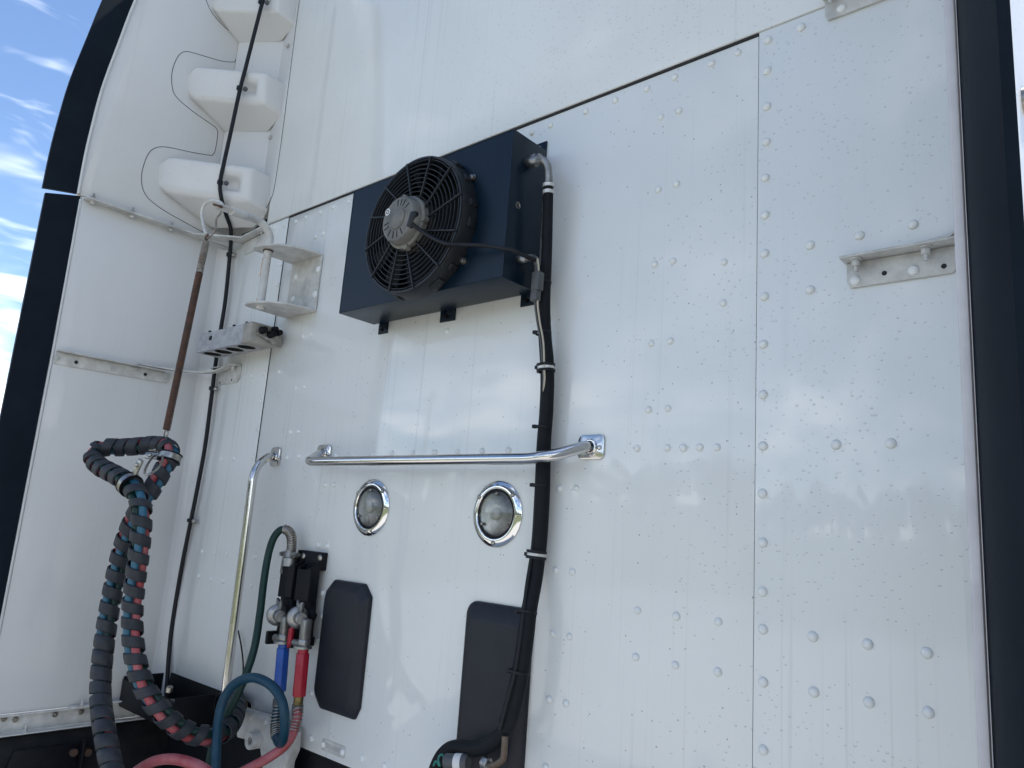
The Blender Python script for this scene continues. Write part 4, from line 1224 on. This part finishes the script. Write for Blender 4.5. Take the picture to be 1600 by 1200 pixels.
def gladhand(c, g0, g1, lab, grip_m):
    t = thing('air_coupling', lab, 'air coupling', g1, 'air couplings')
    ax = V((0.95, -0.30, 0.0)).normalized()
    bm = B()
    lathe(bm, c, ax, [(0, -0.014), (0.026, -0.014), (0.029, -0.010), (0.029, 0.000), (0.025, 0.004), (0.017, 0.007), (0, 0.008)], 32)
    obj('coupling_disc', bm, M_ALU, t)
    e = c + ax * 0.034
    bm = B()
    cyl(bm, c + ax * 0.004, e, 0.0160, 24, bev=0.002)
    obj('coupling_boss', bm, M_ALU, t)
    sx, sy = g0.x, g0.y
    z0, z1 = g0.z, c.z
    bm = B()
    box(bm, (sx - 0.012, sy - 0.012, z0 + 0.018), (sx + 0.012, sy + 0.012, z1 + 0.002), 0.005, 2)
    hexnut(bm, V((sx, sy, z0 + 0.030)), (0, 0, -1), 0.0175, 0.024, False)
    prism(bm, [c + V((-0.010, -0.004, 0.022)), c + V((0.016, -0.004, 0.014)), c + V((0.012, -0.004, 0.042)), c + V((0.002, -0.004, 0.034)), c + V((-0.012, -0.004, 0.046))], (0, 0.010, 0), 0.002)
    obj('coupling_body', bm, M_ALU, t)
    bm = B()
    cyl(bm, (sx - 0.036, sy - 0.006, z0 + 0.012), (sx - 0.006, sy - 0.006, z0 + 0.012), 0.0095, 16, bev=0.001)
    lathe(bm, (sx - 0.004, sy, z0 + 0.004), (0, 0, -1), [(0, -0.006), (0.020, -0.006), (0.024, -0.003), (0.024, 0.003), (0.012, 0.005), (0, 0.005)], 24)
    obj('locking_ear', bm, M_ALU, t)
    dv = (g1 - g0)
    R6 = basis(dv)
    bm = B()
    cyl(bm, g0 + V((0, 0, 0.004)), g0 + dv * 0.12, 0.0140, 16)
    pts = [g0 + dv * 0.09 + R6 @ V((0.0188 * math.cos(math.pi / 3 * i), 0.0188 * math.sin(math.pi / 3 * i), 0)) for i in range(6)]
    prism(bm, pts, dv * 0.91, 0.0025, 2)
    obj('grip', bm, grip_m, t)
    bm = B()
    cyl(bm, g1, g1 + V((0, 0, -0.014)), 0.0125, 16)
    hexnut(bm, g1 + V((0, 0, -0.010)), (0, 0, -1), 0.0140, 0.012, False)
    obj('brass_fitting', bm, M_BRASS, t)
    bm = B()
    cyl(bm, g1 + V((0, 0, -0.020)), g1 + V((0, 0, -0.036)), 0.0145, 18, bev=0.001)
    obj('ferrule', bm, M_GREYP, t)
    return g1 + V((0, 0, -0.036))
GD = 0.066
eB = gladhand(P(434, 961, GD), P(443, 1006, GD), P(437, 1080, GD), 'air coupling with blue hexagonal grip in the black holder', M_BGRIP)
eR = gladhand(P(466, 965, GD), P(474, 1014, GD), P(467, 1088, GD), 'air coupling with red hexagonal grip in the black holder', M_RGRIP)
bm = B()
q = P(452, 996, 0.072)
prism(bm, [q + V((-0.008, 0, 0.022)), q + V((0.006, 0, 0.030)), q + V((0.008, 0, -0.012)), q + V((-0.006, 0, -0.030)), q + V((-0.010, 0, -0.005))], (0, 0.010, 0), 0.002)
obj('red_tag', bm, M_RGRIP, hd)

def coil(bm, pts, r, wire, pitch, seg=7, turn_seg=12, flat=False):
    """helix of wire round a polyline"""
    T, fr = frames(pts)
    L = [0]
    for a, b in zip(pts, pts[1:]): L.append(L[-1] + (b - a).length)
    n = max(2, int(L[-1] / pitch * turn_seg))
    hx = []
    k = 0
    for i in range(n + 1):
        s = L[-1] * i / n
        while k < len(L) - 2 and L[k + 1] < s: k += 1
        t = (s - L[k]) / max(1e-9, L[k + 1] - L[k])
        p = pts[k].lerp(pts[k + 1], t)
        a = fr[k][0].lerp(fr[k + 1][0], t).normalized()
        b = fr[k][1].lerp(fr[k + 1][1], t).normalized()
        ph = 2 * math.pi * s / pitch
        hx.append(p + (a * math.cos(ph) + b * math.sin(ph)) * r)
    tube(bm, hx, wire, seg)
    return bm

# air hoses
def hose(name, lab, pts, r, m_, guard=None, group='air hoses'):
    t = thing(name, lab, 'hose', pts[len(pts) // 2], group)
    pc = cr(pts, 9)
    obj('hose_tube', tube(B(), pc, r, 16), m_, t, smooth=60)
    if guard:
        a, b, pitch = guard
        obj('spring_guard', coil(B(), pc[a:b], r + 0.0018, 0.0017, pitch), M_ZINC, t, smooth=60)
    return t
RH = 0.0118
hose('air_hose', 'blue air hose looping up from the blue grip and over to the left', [eB + V((0, 0, 0.006)), P(432, 1118, 0.070), P(431, 1138, 0.076), P(433, 1155, 0.090), P(438, 1161, 0.115), P(443, 1152, 0.140), P(445, 1128, 0.155), P(441, 1098, 0.165), P(426, 1073, 0.175), P(398, 1059, 0.185), P(371, 1066, 0.197), P(352, 1087, 0.208), P(343, 1115, 0.216), P(339, 1150, 0.224), P(337, 1195, 0.23), P(336, 1250, 0.235)], RH, M_BLUE, (0, 26, 0.0085))
hose('air_hose', 'faded red air hose curving down to the left from the red grip', [eR + V((0, 0, 0.006)), P(465, 1118, 0.070), P(461, 1136, 0.076), P(454, 1153, 0.088), P(442, 1168, 0.105), P(421, 1183, 0.13), P(398, 1196, 0.16), P(370, 1210, 0.19), P(340, 1222, 0.24)], RH, M_RED, (0, 24, 0.0080))
hose('air_hose', 'faded red hose arch at the photo bottom, in front of the shroud', [P(195, 1225, 0.36), P(215, 1204, 0.35), P(240, 1190, 0.34), P(268, 1186, 0.33), P(298, 1192, 0.32), P(322, 1204, 0.31), P(340, 1225, 0.30)], 0.0125, M_RED)
gt = hose('air_hose', 'dark green cable arching out of its plug and down to the left', [P(446, 827, 0.050), P(437, 829, 0.062), P(427, 842, 0.075), P(419, 868, 0.085), P(412, 910, 0.095), P(406, 960, 0.105), P(398, 1010, 0.12), P(385, 1052, 0.135), P(368, 1092, 0.15), P(350, 1125, 0.165), P(336, 1155, 0.18), P(328, 1190, 0.19), P(325, 1240, 0.20)], 0.0105, M_GREEN)
# plug standing in the left sleeve
pg = thing('cable_plug', 'grey metal plug with spring guard standing in the left black sleeve', 'plug', (-0.462, -0.06, 1.60))
pc = cr([P(454, 866, 0.040), P(456, 850, 0.040), P(455, 838, 0.042), P(450, 829, 0.046), P(443, 827, 0.054)], 8)
obj('spring_guard', coil(B(), pc, 0.0125, 0.0022, 0.0047), M_ZINC, pg, smooth=60)
obj('guard_liner', tube(B(), pc, 0.0115, 14), M_BRASS, pg, smooth=60)
q = P(454, 862, 0.040)
obj('plug_body', lathe(B(), q, (0, 0, -1), [(0, -0.004), (0.014, -0.004), (0.0155, 0.004), (0.0165, 0.014), (0.021, 0.018), (0.023, 0.060), (0, 0.060)], 24), M_ALU, pg)
for s in (-1, 1):
    bm = B(); box(bm, (q.x + s * 0.012, q.y - 0.010, q.z - 0.016), (q.x + s * 0.032, q.y + 0.008, q.z + 0.000), 0.003); cyl(bm, (q.x + s * 0.026, q.y - 0.016, q.z - 0.008), (q.x + s * 0.026, q.y + 0.012, q.z - 0.008), 0.006, 10)
    obj('clamp_ear', bm, M_ALU, pg)

# ------------------------------------------------------------------ cast mount at the lower edge
cm = thing('cast_mount', 'grey cast mount with a tubular lug at the wall bottom', 'mount', (-0.5, 0, 1.0))
bm = B()
o_ = [P(386, 1112, 0.02), P(392, 1106, 0.02), P(440, 1120, 0.02), P(466, 1134, 0.02), P(472, 1142, 0.02), P(470, 1172, 0.02), P(462, 1190, 0.02), P(458, 1225, 0.02), P(428, 1225, 0.02), P(420, 1162, 0.02), P(404, 1155, 0.02), P(384, 1150, 0.02)]
prism(bm, o_, (0, -0.030, 0), 0.005, 2)
obj('casting', bm, M_CAST, cm)
for px, py in ((392, 1121), (415, 1128)):
    bm = B(); lathe(bm, P(px, py, 0.050), (0, -1, 0), [(0.0085, 0), (0.008, 0.002), (0.005, 0.004), (0, 0.005)], 14); obj('rivet', bm, M_CAST, cm, smooth=80)
bm = B()
q = P(389, 1158, 0.075)
lathe(bm, q, (0, 1, 0), [(0.010, 0.002), (0.0215, 0.0), (0.0225, 0.003), (0.0225, 0.075), (0.010, 0.075)], 26, True)
obj('tubular_lug', bm, M_CAST, cm)
bm = B(); cyl(bm, q + V((0, 0.012, 0)), q + V((0, 0.014, 0)), 0.0101, 16); obj('lug_bore', bm, M_CORE, cm)

# ------------------------------------------------------------------ black tray
tr = thing('wall_tray', 'shallow black open tray on the wall beside the upright rail', 'tray', (-1.0, 0, 1.13))
tx0, tx1, tz0, tz1, td = -1.195, -0.845, 1.128, 1.220, 0.150
def sheet(name, a, b):
    bm = B(); box(bm, a, b, 0.0012); obj(name, bm, M_BLACK, tr)
sheet('tray_back', (tx0, -0.007, tz0), (tx1, -0.0035, tz1))
sheet('tray_floor', (tx0, -td, tz0 - 0.0035), (tx1, -0.0035, tz0))
sheet('tray_front', (tx0, -td - 0.0035, tz0), (tx1, -td, tz1 - 0.012))
sheet('tray_side', (tx0 - 0.0035, -td, tz0), (tx0, -0.0035, tz1 - 0.004))
sheet('tray_side', (tx1, -td, tz0), (tx1 + 0.0035, -0.0035, tz1 - 0.006))
bm = B(); q = P(265, 1076, 0.142); lathe(bm, q, (0, 0, 1), [(0.010, -0.01), (0.010, 0.004), (0.006, 0.008), (0, 0.009)], 14); obj('tray_bolt', bm, M_ZINC, tr)

# ------------------------------------------------------------------ hose arm: wall bracket, swivel arm
am = thing('hose_hanger', 'white swivel hose hanger in a two-shelf wall bracket with rust stains', 'hose hanger', (-0.69, 0, 2.39))
bx0, bx1, bz0, bz1 = -0.770, -0.602, 2.395, 2.588
bm = B()
prism(bm, rrect(bx0, bx1, bz0, bz1, 0.004, -0.0008, 2), (0, -0.006, 0), 0.001, 1)
back = obj('back_plate', bm, M_BRKT, am)
for px, py in ((463, 433), (497, 421), (458, 468), (492, 460)):
    bm = B(); lathe(bm, P(px, py, 0.0066), (0, -1, 0), [(0.0115, 0), (0.011, 0.002), (0.008, 0.004), (0, 0.0055)], 16); obj('rivet', bm, M_RIVET, back, smooth=80)
def shelf(z):
    pts = [V((bx1, -0.0070, z)), V((bx1, -0.030, z)), V((bx1 - 0.018, -0.095, z)), V((bx1 - 0.050, -0.135, z)), V((bx1 - 0.095, -0.158, z)), V((bx0 + 0.030, -0.165, z)), V((bx0 + 0.012, -0.160, z)), V((bx0, -0.145, z)), V((bx0, -0.0070, z))]
    bm = B(); prism(bm, pts, (0, 0, 0.006), 0.0012, 1)
    return obj('shelf', bm, M_BRKT, am)
shelf(bz1 - 0.006); shelf(bz0)
RX, RY = -0.722, -0.126
tip = P(352, 326, 0.315)
armp = cr([V((RX, RY, 2.385)), V((RX, RY, 2.50)), V((RX, RY, 2.60)), V((RX + 0.001, RY - 0.004, 2.632)), V((RX + 0.002, RY - 0.025, 2.655)), V((RX + 0.003, RY - 0.060, 2.664)), tip.lerp(V((RX, RY, 2.664)), 0.35), tip.lerp(V((RX, RY, 2.664)), 0.12)], 7)
obj('swivel_rod', tube(B(), armp, 0.0125, 18), M_BRKT, am, smooth=60)
bm = B(); lathe(bm, (RX, RY, bz1 - 0.0075), (0, 0, -1), [(0.016, 0), (0.016, 0.003), (0.0126, 0.003), (0.0126, 0)], 18, True); obj('rust_collar', bm, M_RUST, am)
bm = B()
for k_ in range(5):
    z = (2.53, 2.52, 2.505, 2.412, 2.405)[k_]
    c = V((RX - 0.0085 + 0.001 * k_, RY - 0.0085 - 0.0006 * k_, z))
    obox(bm, c, (0.006, 0.006, (0.05, 0.02, 0.03, 0.016, 0.02)[k_]), Matrix.Rotation(0.6, 3, 'Z'), 0.002)
obj('rust_stain', bm, mat('rust_stain', (0.40, 0.26, 0.14), 0.8, col2=(0.6, 0.5, 0.38), vscale=80), am)
dv = (tip - V((RX, RY, 2.664))).normalized()
R_ = basis(dv)
c = tip - dv * 0.01
obj('flattened_end', obox(B(), c, (0.006, 0.026, 0.085), basis(dv, V((1, 0, 0.3))), 0.002, 2), M_BRKT, am)
bm = B()
lathe(bm, tip + dv * 0.030, V((0.35, 0, 1)), [(0.006, -0.003), (0.014, -0.003), (0.014, 0.003), (0.006, 0.003)], 20, True)
obj('eye', bm, M_RUST, am)

# ------------------------------------------------------------------ spring hanger
sp0, sp1 = P(322, 377, 0.315), P(260, 672, 0.335)
sh = thing('hanger_spring', 'long rusty coil spring hanging from the white hose arm', 'spring', sp1)
pts = [sp0.lerp(sp1, i / 40) for i in range(41)]
obj('coil_top', coil(B(), pts[:8], 0.0088, 0.0022, 0.0047, 6, 12), M_RUSTLT, sh, smooth=60)  # paler top stretch of the coil
obj('coil', coil(B(), pts[7:], 0.0088, 0.0022, 0.0047, 6, 12), M_RUST, sh, smooth=60)
obj('coil_core', tube(B(), [pts[0], pts[-1]], 0.0068, 8), M_CORE, sh)
# carabiner-like wire clip at the top
hk = cr([P(322, 366, 0.315), P(318, 352, 0.318), P(315, 333, 0.320), P(320, 319, 0.322), P(332, 313, 0.322), P(344, 316, 0.318), P(349, 322, 0.316)], 7)
obj('clip_wire', tube(B(), hk, 0.0046, 10), M_BRKT, sh, smooth=60)
hk = cr([P(347, 322, 0.312), P(344, 334, 0.312), P(338, 342, 0.312), P(337, 357, 0.314), P(332, 366, 0.316), P(325, 372, 0.316)], 6)
obj('clip_gate', tube(B(), hk, 0.0030, 10), M_RUSTLT, sh, smooth=60)
bm = B(); tube(bm, cr([sp0 + V((0, 0, 0.002)), sp0 + V((0.008, 0, 0.012)), sp0 + V((0, 0.002, 0.022)), sp0 + V((-0.008, 0, 0.012))], 6, True), 0.0025, 8, True); obj('end_loop', bm, M_RUST, sh, smooth=60)
bm = B(); tube(bm, cr([sp1 + V((0, 0, 0.0)), sp1 + V((0.008, 0.002, -0.010)), sp1 + V((0.001, 0, -0.022)), sp1 + V((-0.008, -0.002, -0.010))], 6, True), 0.0026, 8, True); obj('end_loop', bm, M_ZINC, sh, smooth=60)

# snap hook and the two clamps
sk = thing('snap_hook', 'small steel snap hook joining the spring to the hose clamps', 'snap hook', P(250, 725, 0.36))
bm = B(); tube(bm, cr([P(258, 684, 0.337), P(251, 692, 0.345), P(247, 707, 0.352), P(249, 721, 0.358), P(256, 717, 0.352), P(259, 703, 0.345), P(261, 692, 0.338)], 6, True), 0.0028, 8, True); obj('hook_body', bm, M_ZINC, sk, smooth=60)
bm = B(); cyl(bm, P(231, 703, 0.36), P(246, 703, 0.352), 0.0030, 10); cyl(bm, P(242, 703, 0.354), P(246, 703, 0.352), 0.0052, 10); obj('gate_pin', bm, M_ZINC, sk)
bm = B(); tube(bm, cr([P(250, 712, 0.36), P(240, 713, 0.375), P(231, 725, 0.41), P(226, 737, 0.45), P(229, 742, 0.455), P(243, 735, 0.43), P(253, 722, 0.385), P(254, 714, 0.37)], 6, True), 0.0030, 8, True); obj('shackle', bm, M_ZINC, sk, smooth=60)

# ------------------------------------------------------------------ wrapped hose bundle
path = [(184, 1245, .425), (176, 1205, .42), (163, 1140, .42), (157, 1085, .41), (160, 1030, .405), (168, 970, .40), (179, 910, .395), (192, 855, .39), (208, 812, .385), (226, 782, .375), (243, 755, .36), (257, 730, .345), (266, 712, .335), (262, 699, .332), (244, 695, .342), (218, 697, .37), (190, 699, .40), (168, 699, .430), (154, 702, .447), (147, 709, .459), (147, 719, .465), (158, 730, .465), (175, 739, .456), (194, 750, .446), (210, 766, .437), (220, 790, .430), (221, 820, .425), (217, 865, .42), (211, 910, .413), (207, 955, .406), (208, 1000, .40), (214, 1040, .39), (226, 1075, .375), (245, 1104, .35), (268, 1128, .315), (296, 1145, .27), (325, 1150, .225), (348, 1145, .18), (363, 1128, .14), (369, 1108, .10), (366, 1096, .06), (364, 1092, .02)]
bp_ = cr([P(*q) for q in path], 10)
hb = thing('wrapped_hose_bundle', 'red, blue and green hoses in a charcoal spiral wrap, looped under the spring', 'hose bundle', P(210, 900, 0.42))
Tb, Fb = frames(bp_)
Lb = [0]
for a, b in zip(bp_, bp_[1:]): Lb.append(Lb[-1] + (b - a).length)
tot = Lb[-1]
def at_s(s):
    lo_, hi_ = 0, len(Lb) - 1
    while hi_ - lo_ > 1:
        mid = (lo_ + hi_) // 2
        if Lb[mid] <= s: lo_ = mid
        else: hi_ = mid
    t = (s - Lb[lo_]) / max(1e-9, Lb[hi_] - Lb[lo_])
    p = bp_[lo_].lerp(bp_[hi_], t)
    a = Fb[lo_][0].lerp(Fb[hi_][0], t).normalized()
    b = Fb[lo_][1].lerp(Fb[hi_][1], t).normalized()
    tt = Tb[lo_].lerp(Tb[hi_], t).normalized()
    return p, a, b, tt
HR = 0.0104
TWIST, TPH = 6.0, 2.0
for k_, (nm, mm_) in enumerate((('red', M_RED), ('blue', M_BLUE2), ('green', M_GREEN))):
    pts = []
    for i in range(len(bp_)):
        ph = 2 * math.pi * k_ / 3 + Lb[i] * TWIST + TPH
        pts.append(bp_[i] + (Fb[i][0] * math.cos(ph) + Fb[i][1] * math.sin(ph)) * (HR * 1.12))
    obj('hose', tube(B(), pts, HR, 12), mm_, hb, smooth=60, label='%s hose inside the wrap' % nm)
def s_of(px, py, d):
    c = P(px, py, d)
    return Lb[min(range(len(bp_)), key=lambda k: (bp_[k] - c).length)]
sA, sB, sC, sD = s_of(163, 1000, .40), s_of(262, 699, .332), s_of(150, 703, .455), s_of(340, 1148, .19)
def gap(s):
    """bare fraction of the pitch: tight at the bottom of the rising strand and along the top, open elsewhere"""
    if s < sA: return 0.03
    if s < sB: return 0.26
    if s < sC: return 0.06
    if s < sD: return 0.30
    return 0.08
bm = B()
r0, th = 0.0218, 0.0042
pitch = 0.0425
s = 0.0
ph = 0.0
prev = None
DS = 18
while s < tot - 0.002:
    p, a, b, tt = at_s(s)
    g_ = gap(s)
    pit = pitch * (0.92 if g_ < 0.1 else 1.02)
    wd = pit * (1 - g_) / 2
    bend = at_s(max(0.0, s - 0.018))[3].angle(at_s(min(tot, s + 0.018))[3])
    wd *= max(0.5, 1 - 0.55 * bend)
    rad = a * math.cos(ph) + b * math.sin(ph)
    ring = []
    for (u, h) in ((-1.0, 0.25), (-0.86, 1.0), (0, 1.12), (0.86, 1.0), (1.0, 0.25), (0.9, 0.0), (-0.9, 0.0)):
        ring.append(bm.verts.new(p + tt * (u * wd) + rad * (r0 + th * h)))
    if prev:
        k = len(ring)
        for i in range(k): bm.faces.new((prev[i], prev[(i + 1) % k], ring[(i + 1) % k], ring[i]))
    prev = ring
    s += pit / DS
    ph -= 2 * math.pi / DS
bmesh.ops.recalc_face_normals(bm, faces=bm.faces)
obj('spiral_wrap', bm, M_WRAP, hb, smooth=50)

def clamp(px, py, d, lab, lug_px, twist=0.0):
    p, a, b, tt = at_s(s_of(px, py, d))
    t = thing('hose_clamp', lab, 'clamp', p, 'steel hose clamps')
    r = 0.0285
    obj('rubber_liner', lathe(B(), p - tt * 0.012, tt, [(r - 0.006, 0), (r + 0.0035, 0), (r + 0.0035, 0.003), (r, 0.004), (r, 0.020), (r + 0.0035, 0.021), (r + 0.0035, 0.024), (r - 0.006, 0.024)], 32, True), M_BLACK, t)
    obj('band', lathe(B(), p - tt * 0.008, tt, [(r, 0), (r + 0.002, 0), (r + 0.002, 0.016), (r, 0.016)], 32, True), M_ZINC, t)
    tgt = P(*lug_px)
    dr = (tgt - p)
    dr = (dr - tt * dr.dot(tt)).normalized()
    cc = p + dr * (r + 0.021)
    Rm = Matrix((tt, dr.cross(tt), dr)).transposed()
    obj('lug', obox(B(), cc, (0.020, 0.009, 0.050), Rm, 0.004), M_ZINC, t)
    nn_ = Rm @ V((0, 1, 0))
    if nn_.dot(CAM - cc) < 0: nn_ = -nn_
    obj('clamp_bolt', lathe(B(), cc + dr * 0.008 + nn_ * 0.0045, nn_, [(0.0065, 0), (0.0062, 0.003), (0.004, 0.005), (0, 0.0055)], 16), M_ZINC, t, smooth=80)
    return t
clamp(203, 757, .442, 'steel hose clamp with rubber liner at the front of the hose loop', (240, 732, .425))
clamp(264, 716, .337, 'steel hose clamp at the rear corner of the hose loop', (250, 703, .352))

# ------------------------------------------------------------------ plug holder block
hb2 = thing('plug_holder', 'weathered grey block with four round holes under the hose arm', 'holder', (-0.93, -0.08, 2.29))
hx0, hx1, hy0, hy1, hz0, hz1 = -1.118, -0.770, -0.038, -0.120, 2.288, 2.356
def holed_block(x0, x1, nh):
    """bar with round pockets in its underside"""
    bm = B()
    L = (x1 - x0) / nh
    ym = (hy0 + hy1) / 2
    R = 0.029
    for i in range(nh):
        a, b = x0 + L * i, x0 + L * (i + 1)
        cx = (a + b) / 2
        sq, ci, ti = [], [], []
        n = 24
        for k in range(n):
            an = 2 * math.pi * k / n + math.pi / 4
            dx, dy = math.cos(an), math.sin(an)
            tt_ = min((L / 2) / abs(dx) if abs(dx) > 1e-6 else 9, (abs(hy1 - hy0) / 2) / abs(dy) if abs(dy) > 1e-6 else 9)
            sq.append(bm.verts.new((cx + dx * tt_, ym + dy * tt_, hz0)))
            ci.append(bm.verts.new((cx + R * dx, ym + R * dy, hz0)))
            ti.append(bm.verts.new((cx + R * dx, ym + R * dy, hz0 + 0.05)))
        for k in range(n):
            j = (k + 1) % n
            bm.faces.new((sq[k], sq[j], ci[j], ci[k])); bm.faces.new((ci[k], ci[j], ti[j], ti[k]))
        bm.faces.new(ti)
    bv = [bm.verts.new(p) for p in ((x0, hy1, hz0), (x1, hy1, hz0), (x1, hy0, hz0), (x0, hy0, hz0), (x0, hy1 + 0.004, hz1), (x1, hy1 + 0.004, hz1), (x1, hy0, hz1), (x0, hy0, hz1))]
    for f in ((4, 5, 6, 7), (0, 1, 5, 4), (1, 2, 6, 5), (2, 3, 7, 6), (3, 0, 4, 7)): bm.faces.new([bv[i] for i in f])
    bmesh.ops.remove_doubles(bm, verts=bm.verts, dist=0.0004)
    bmesh.ops.recalc_face_normals(bm, faces=bm.faces)
    return bm
obj('holder_bar', holed_block(hx0, hx1 - 0.050, 4), M_STONE, hb2, bevel=(0.003, 2))
bm = B(); box(bm, (hx1 - 0.0497, hy1 - 0.001, hz0 - 0.001), (hx1, hy0, hz1 + 0.001), 0.006, 3); obj('end_cap', bm, M_STONE2, hb2)
for px, py in ((328, 517), (346, 512), (366, 507), (386, 501)):
    bm = B(); q = P(px, py + 3, 0.095); q.z = hz1; cyl(bm, q, q + V((0, 0, 0.014)), 0.0055, 12, bev=0.001); obj('top_pin', bm, M_CABLE, hb2)
bm = B(); q = P(328, 528, 0.121); box(bm, q + V((-0.007, 0.0, -0.007)), q + V((0.007, 0.004, 0.007)), 0.001); obj('front_plug', bm, M_CORE, hb2)
bm = B()
prism(bm, [V((hx1 + 0.0004, hy1 + 0.018, hz0 + 0.028)), V((hx1 + 0.0004, hy0 - 0.004, hz0 + 0.010)), V((hx1 + 0.0004, hy0 + 0.03, hz0 + 0.006)), V((hx1 + 0.0004, hy0 + 0.03, hz1 - 0.006)), V((hx1 + 0.0004, hy1 + 0.020, hz1 - 0.012))], (0.007, 0, 0), 0.003, 2)
ep = obj('latch_plate', bm, M_ZINC, hb2)
bm = B()
for (yy, z_, r, l) in ((-0.085, 2.333, 0.013, 0.022), (-0.055, 2.326, 0.013, 0.026), (-0.030, 2.338, 0.011, 0.022), (-0.045, 2.346, 0.010, 0.02)):
    cyl(bm, (hx1 + 0.006, yy, z_), (hx1 + 0.006 + l, yy, z_), r, 12, r * 0.8, bev=0.002)
obj('latch_knob', bm, M_BLACK, hb2)
bm = B()
box(bm, (-1.09, -0.0375, 2.300), (-0.80, -0.0035, 2.345), 0.002)
obj('mounting_rail', bm, M_BRKT, hb2)
for i in range(4):
    L_ = (hx1 - 0.050 - hx0) / 4
    cx_ = hx0 + L_ * (i + 0.5)
    bm = B()
    lathe(bm, (cx_, (hy0 + hy1) / 2, hz0 + 0.001), (0, 0, 1), [(0.0286, 0), (0.0270, 0.0), (0.0255, 0.034), (0, 0.034)], 24)
    obj('hole_shade_cup', bm, M_CORE, hb2)  # black cup added so the hole looks as dark as deep shade
# ------------------------------------------------------------------ black cable along the corner
cb = thing('corner_cable', 'thin black cable clipped down the corner beside the fairing', 'cable', P(300, 800, 0.03))
def diag(px, py, off=0.026):
    """on the diagonal face of the steps"""
    for d in [0.05 + 0.002 * i for i in range(120)]:
        q = P(px, py, d)
        # line from (XL,-0.29) to (-1.0,-0.072)
        yl = -0.312 + (q.x - XL) / (-1.0 - XL) * (0.240)
        if q.y < yl - off: return q
    return P(px, py, 0.12)
cpts = [diag(424, -45), diag(411, 0), diag(398, 50), diag(384, 105), diag(375, 140), diag(362, 200), diag(351, 250), diag(344, 285), diag(346, 310), P(353, 335, 0.10), P(360, 355, 0.065), P(361, 372, 0.050), P(359, 400, 0.028), P(352, 470, 0.024), P(344, 520, 0.024), P(336, 575, 0.024), P(328, 640, 0.024), P(320, 700, 0.022), P(309, 760, 0.022), P(298, 815, 0.022), P(285, 880, 0.022), P(273, 950, 0.020), P(266, 1000, 0.020), P(262, 1052, 0.022), P(260, 1090, 0.022)]
obj('cable_jacket', tube(B(), cr(cpts, 8), 0.0070, 12), M_CABLE, cb, smooth=60)
for px, py, dg in ((405, 3, 1), (371, 138, 1), (341, 285, 1), (357, 398, 0), (330, 607, 0), (296, 813, 0)):
    q = diag(px + 3, py) if dg else P(px + 1, py, 0.024)
    bm = B()
    lathe(bm, q + V((0, 0, -0.006)), (0, 0, 1), [(0.0065, 0), (0.0100, 0), (0.0100, 0.012), (0.0065, 0.012)], 16, True)
    o = obj('cable_clip', bm, M_CABLE, cb)
    bm = B()
    s_ = q + V((0.018, 0.012 if dg else 0.004, -0.002))
    lathe(bm, s_, (0.3, -1, 0), [(0.0085, -0.006), (0.0085, 0.002), (0.005, 0.005), (0, 0.006)], 14)
    obj('clip_screw', bm, M_GREYP if dg else M_ZINC, o, smooth=80)
# thin line behind the upright rail
bm = B()
tl = tube(bm, cr([P(372, 985, 0.01), P(377, 1010, 0.012), P(380, 1040, 0.014), P(379, 1075, 0.014), P(376, 1100, 0.014)], 6), 0.0025, 8)
o = obj('thin_wire', bm, M_CABLE, None, smooth=60)
tag(o, 'thin dark wire on the wall right of the upright rail', 'wire')
# socket where the bundle enters
so2 = thing('bundle_socket', 'dark round socket where the wrapped bundle enters the wall', 'socket', P(366, 1096, 0.02))
bm = B(); lathe(bm, P(366, 1097, 0.0), (0, -1, 0), [(0.045, 0.0), (0.045, 0.010), (0.034, 0.014), (0.030, 0.050), (0.024, 0.050), (0.024, 0.0)], 24); obj('socket_shell', bm, M_BLACK, so2)
bm = B(); hexnut(bm, P(383, 1103, 0.02), (0, -1, 0), 0.010, 0.012); obj('brass_nut', bm, M_BRASS, so2)
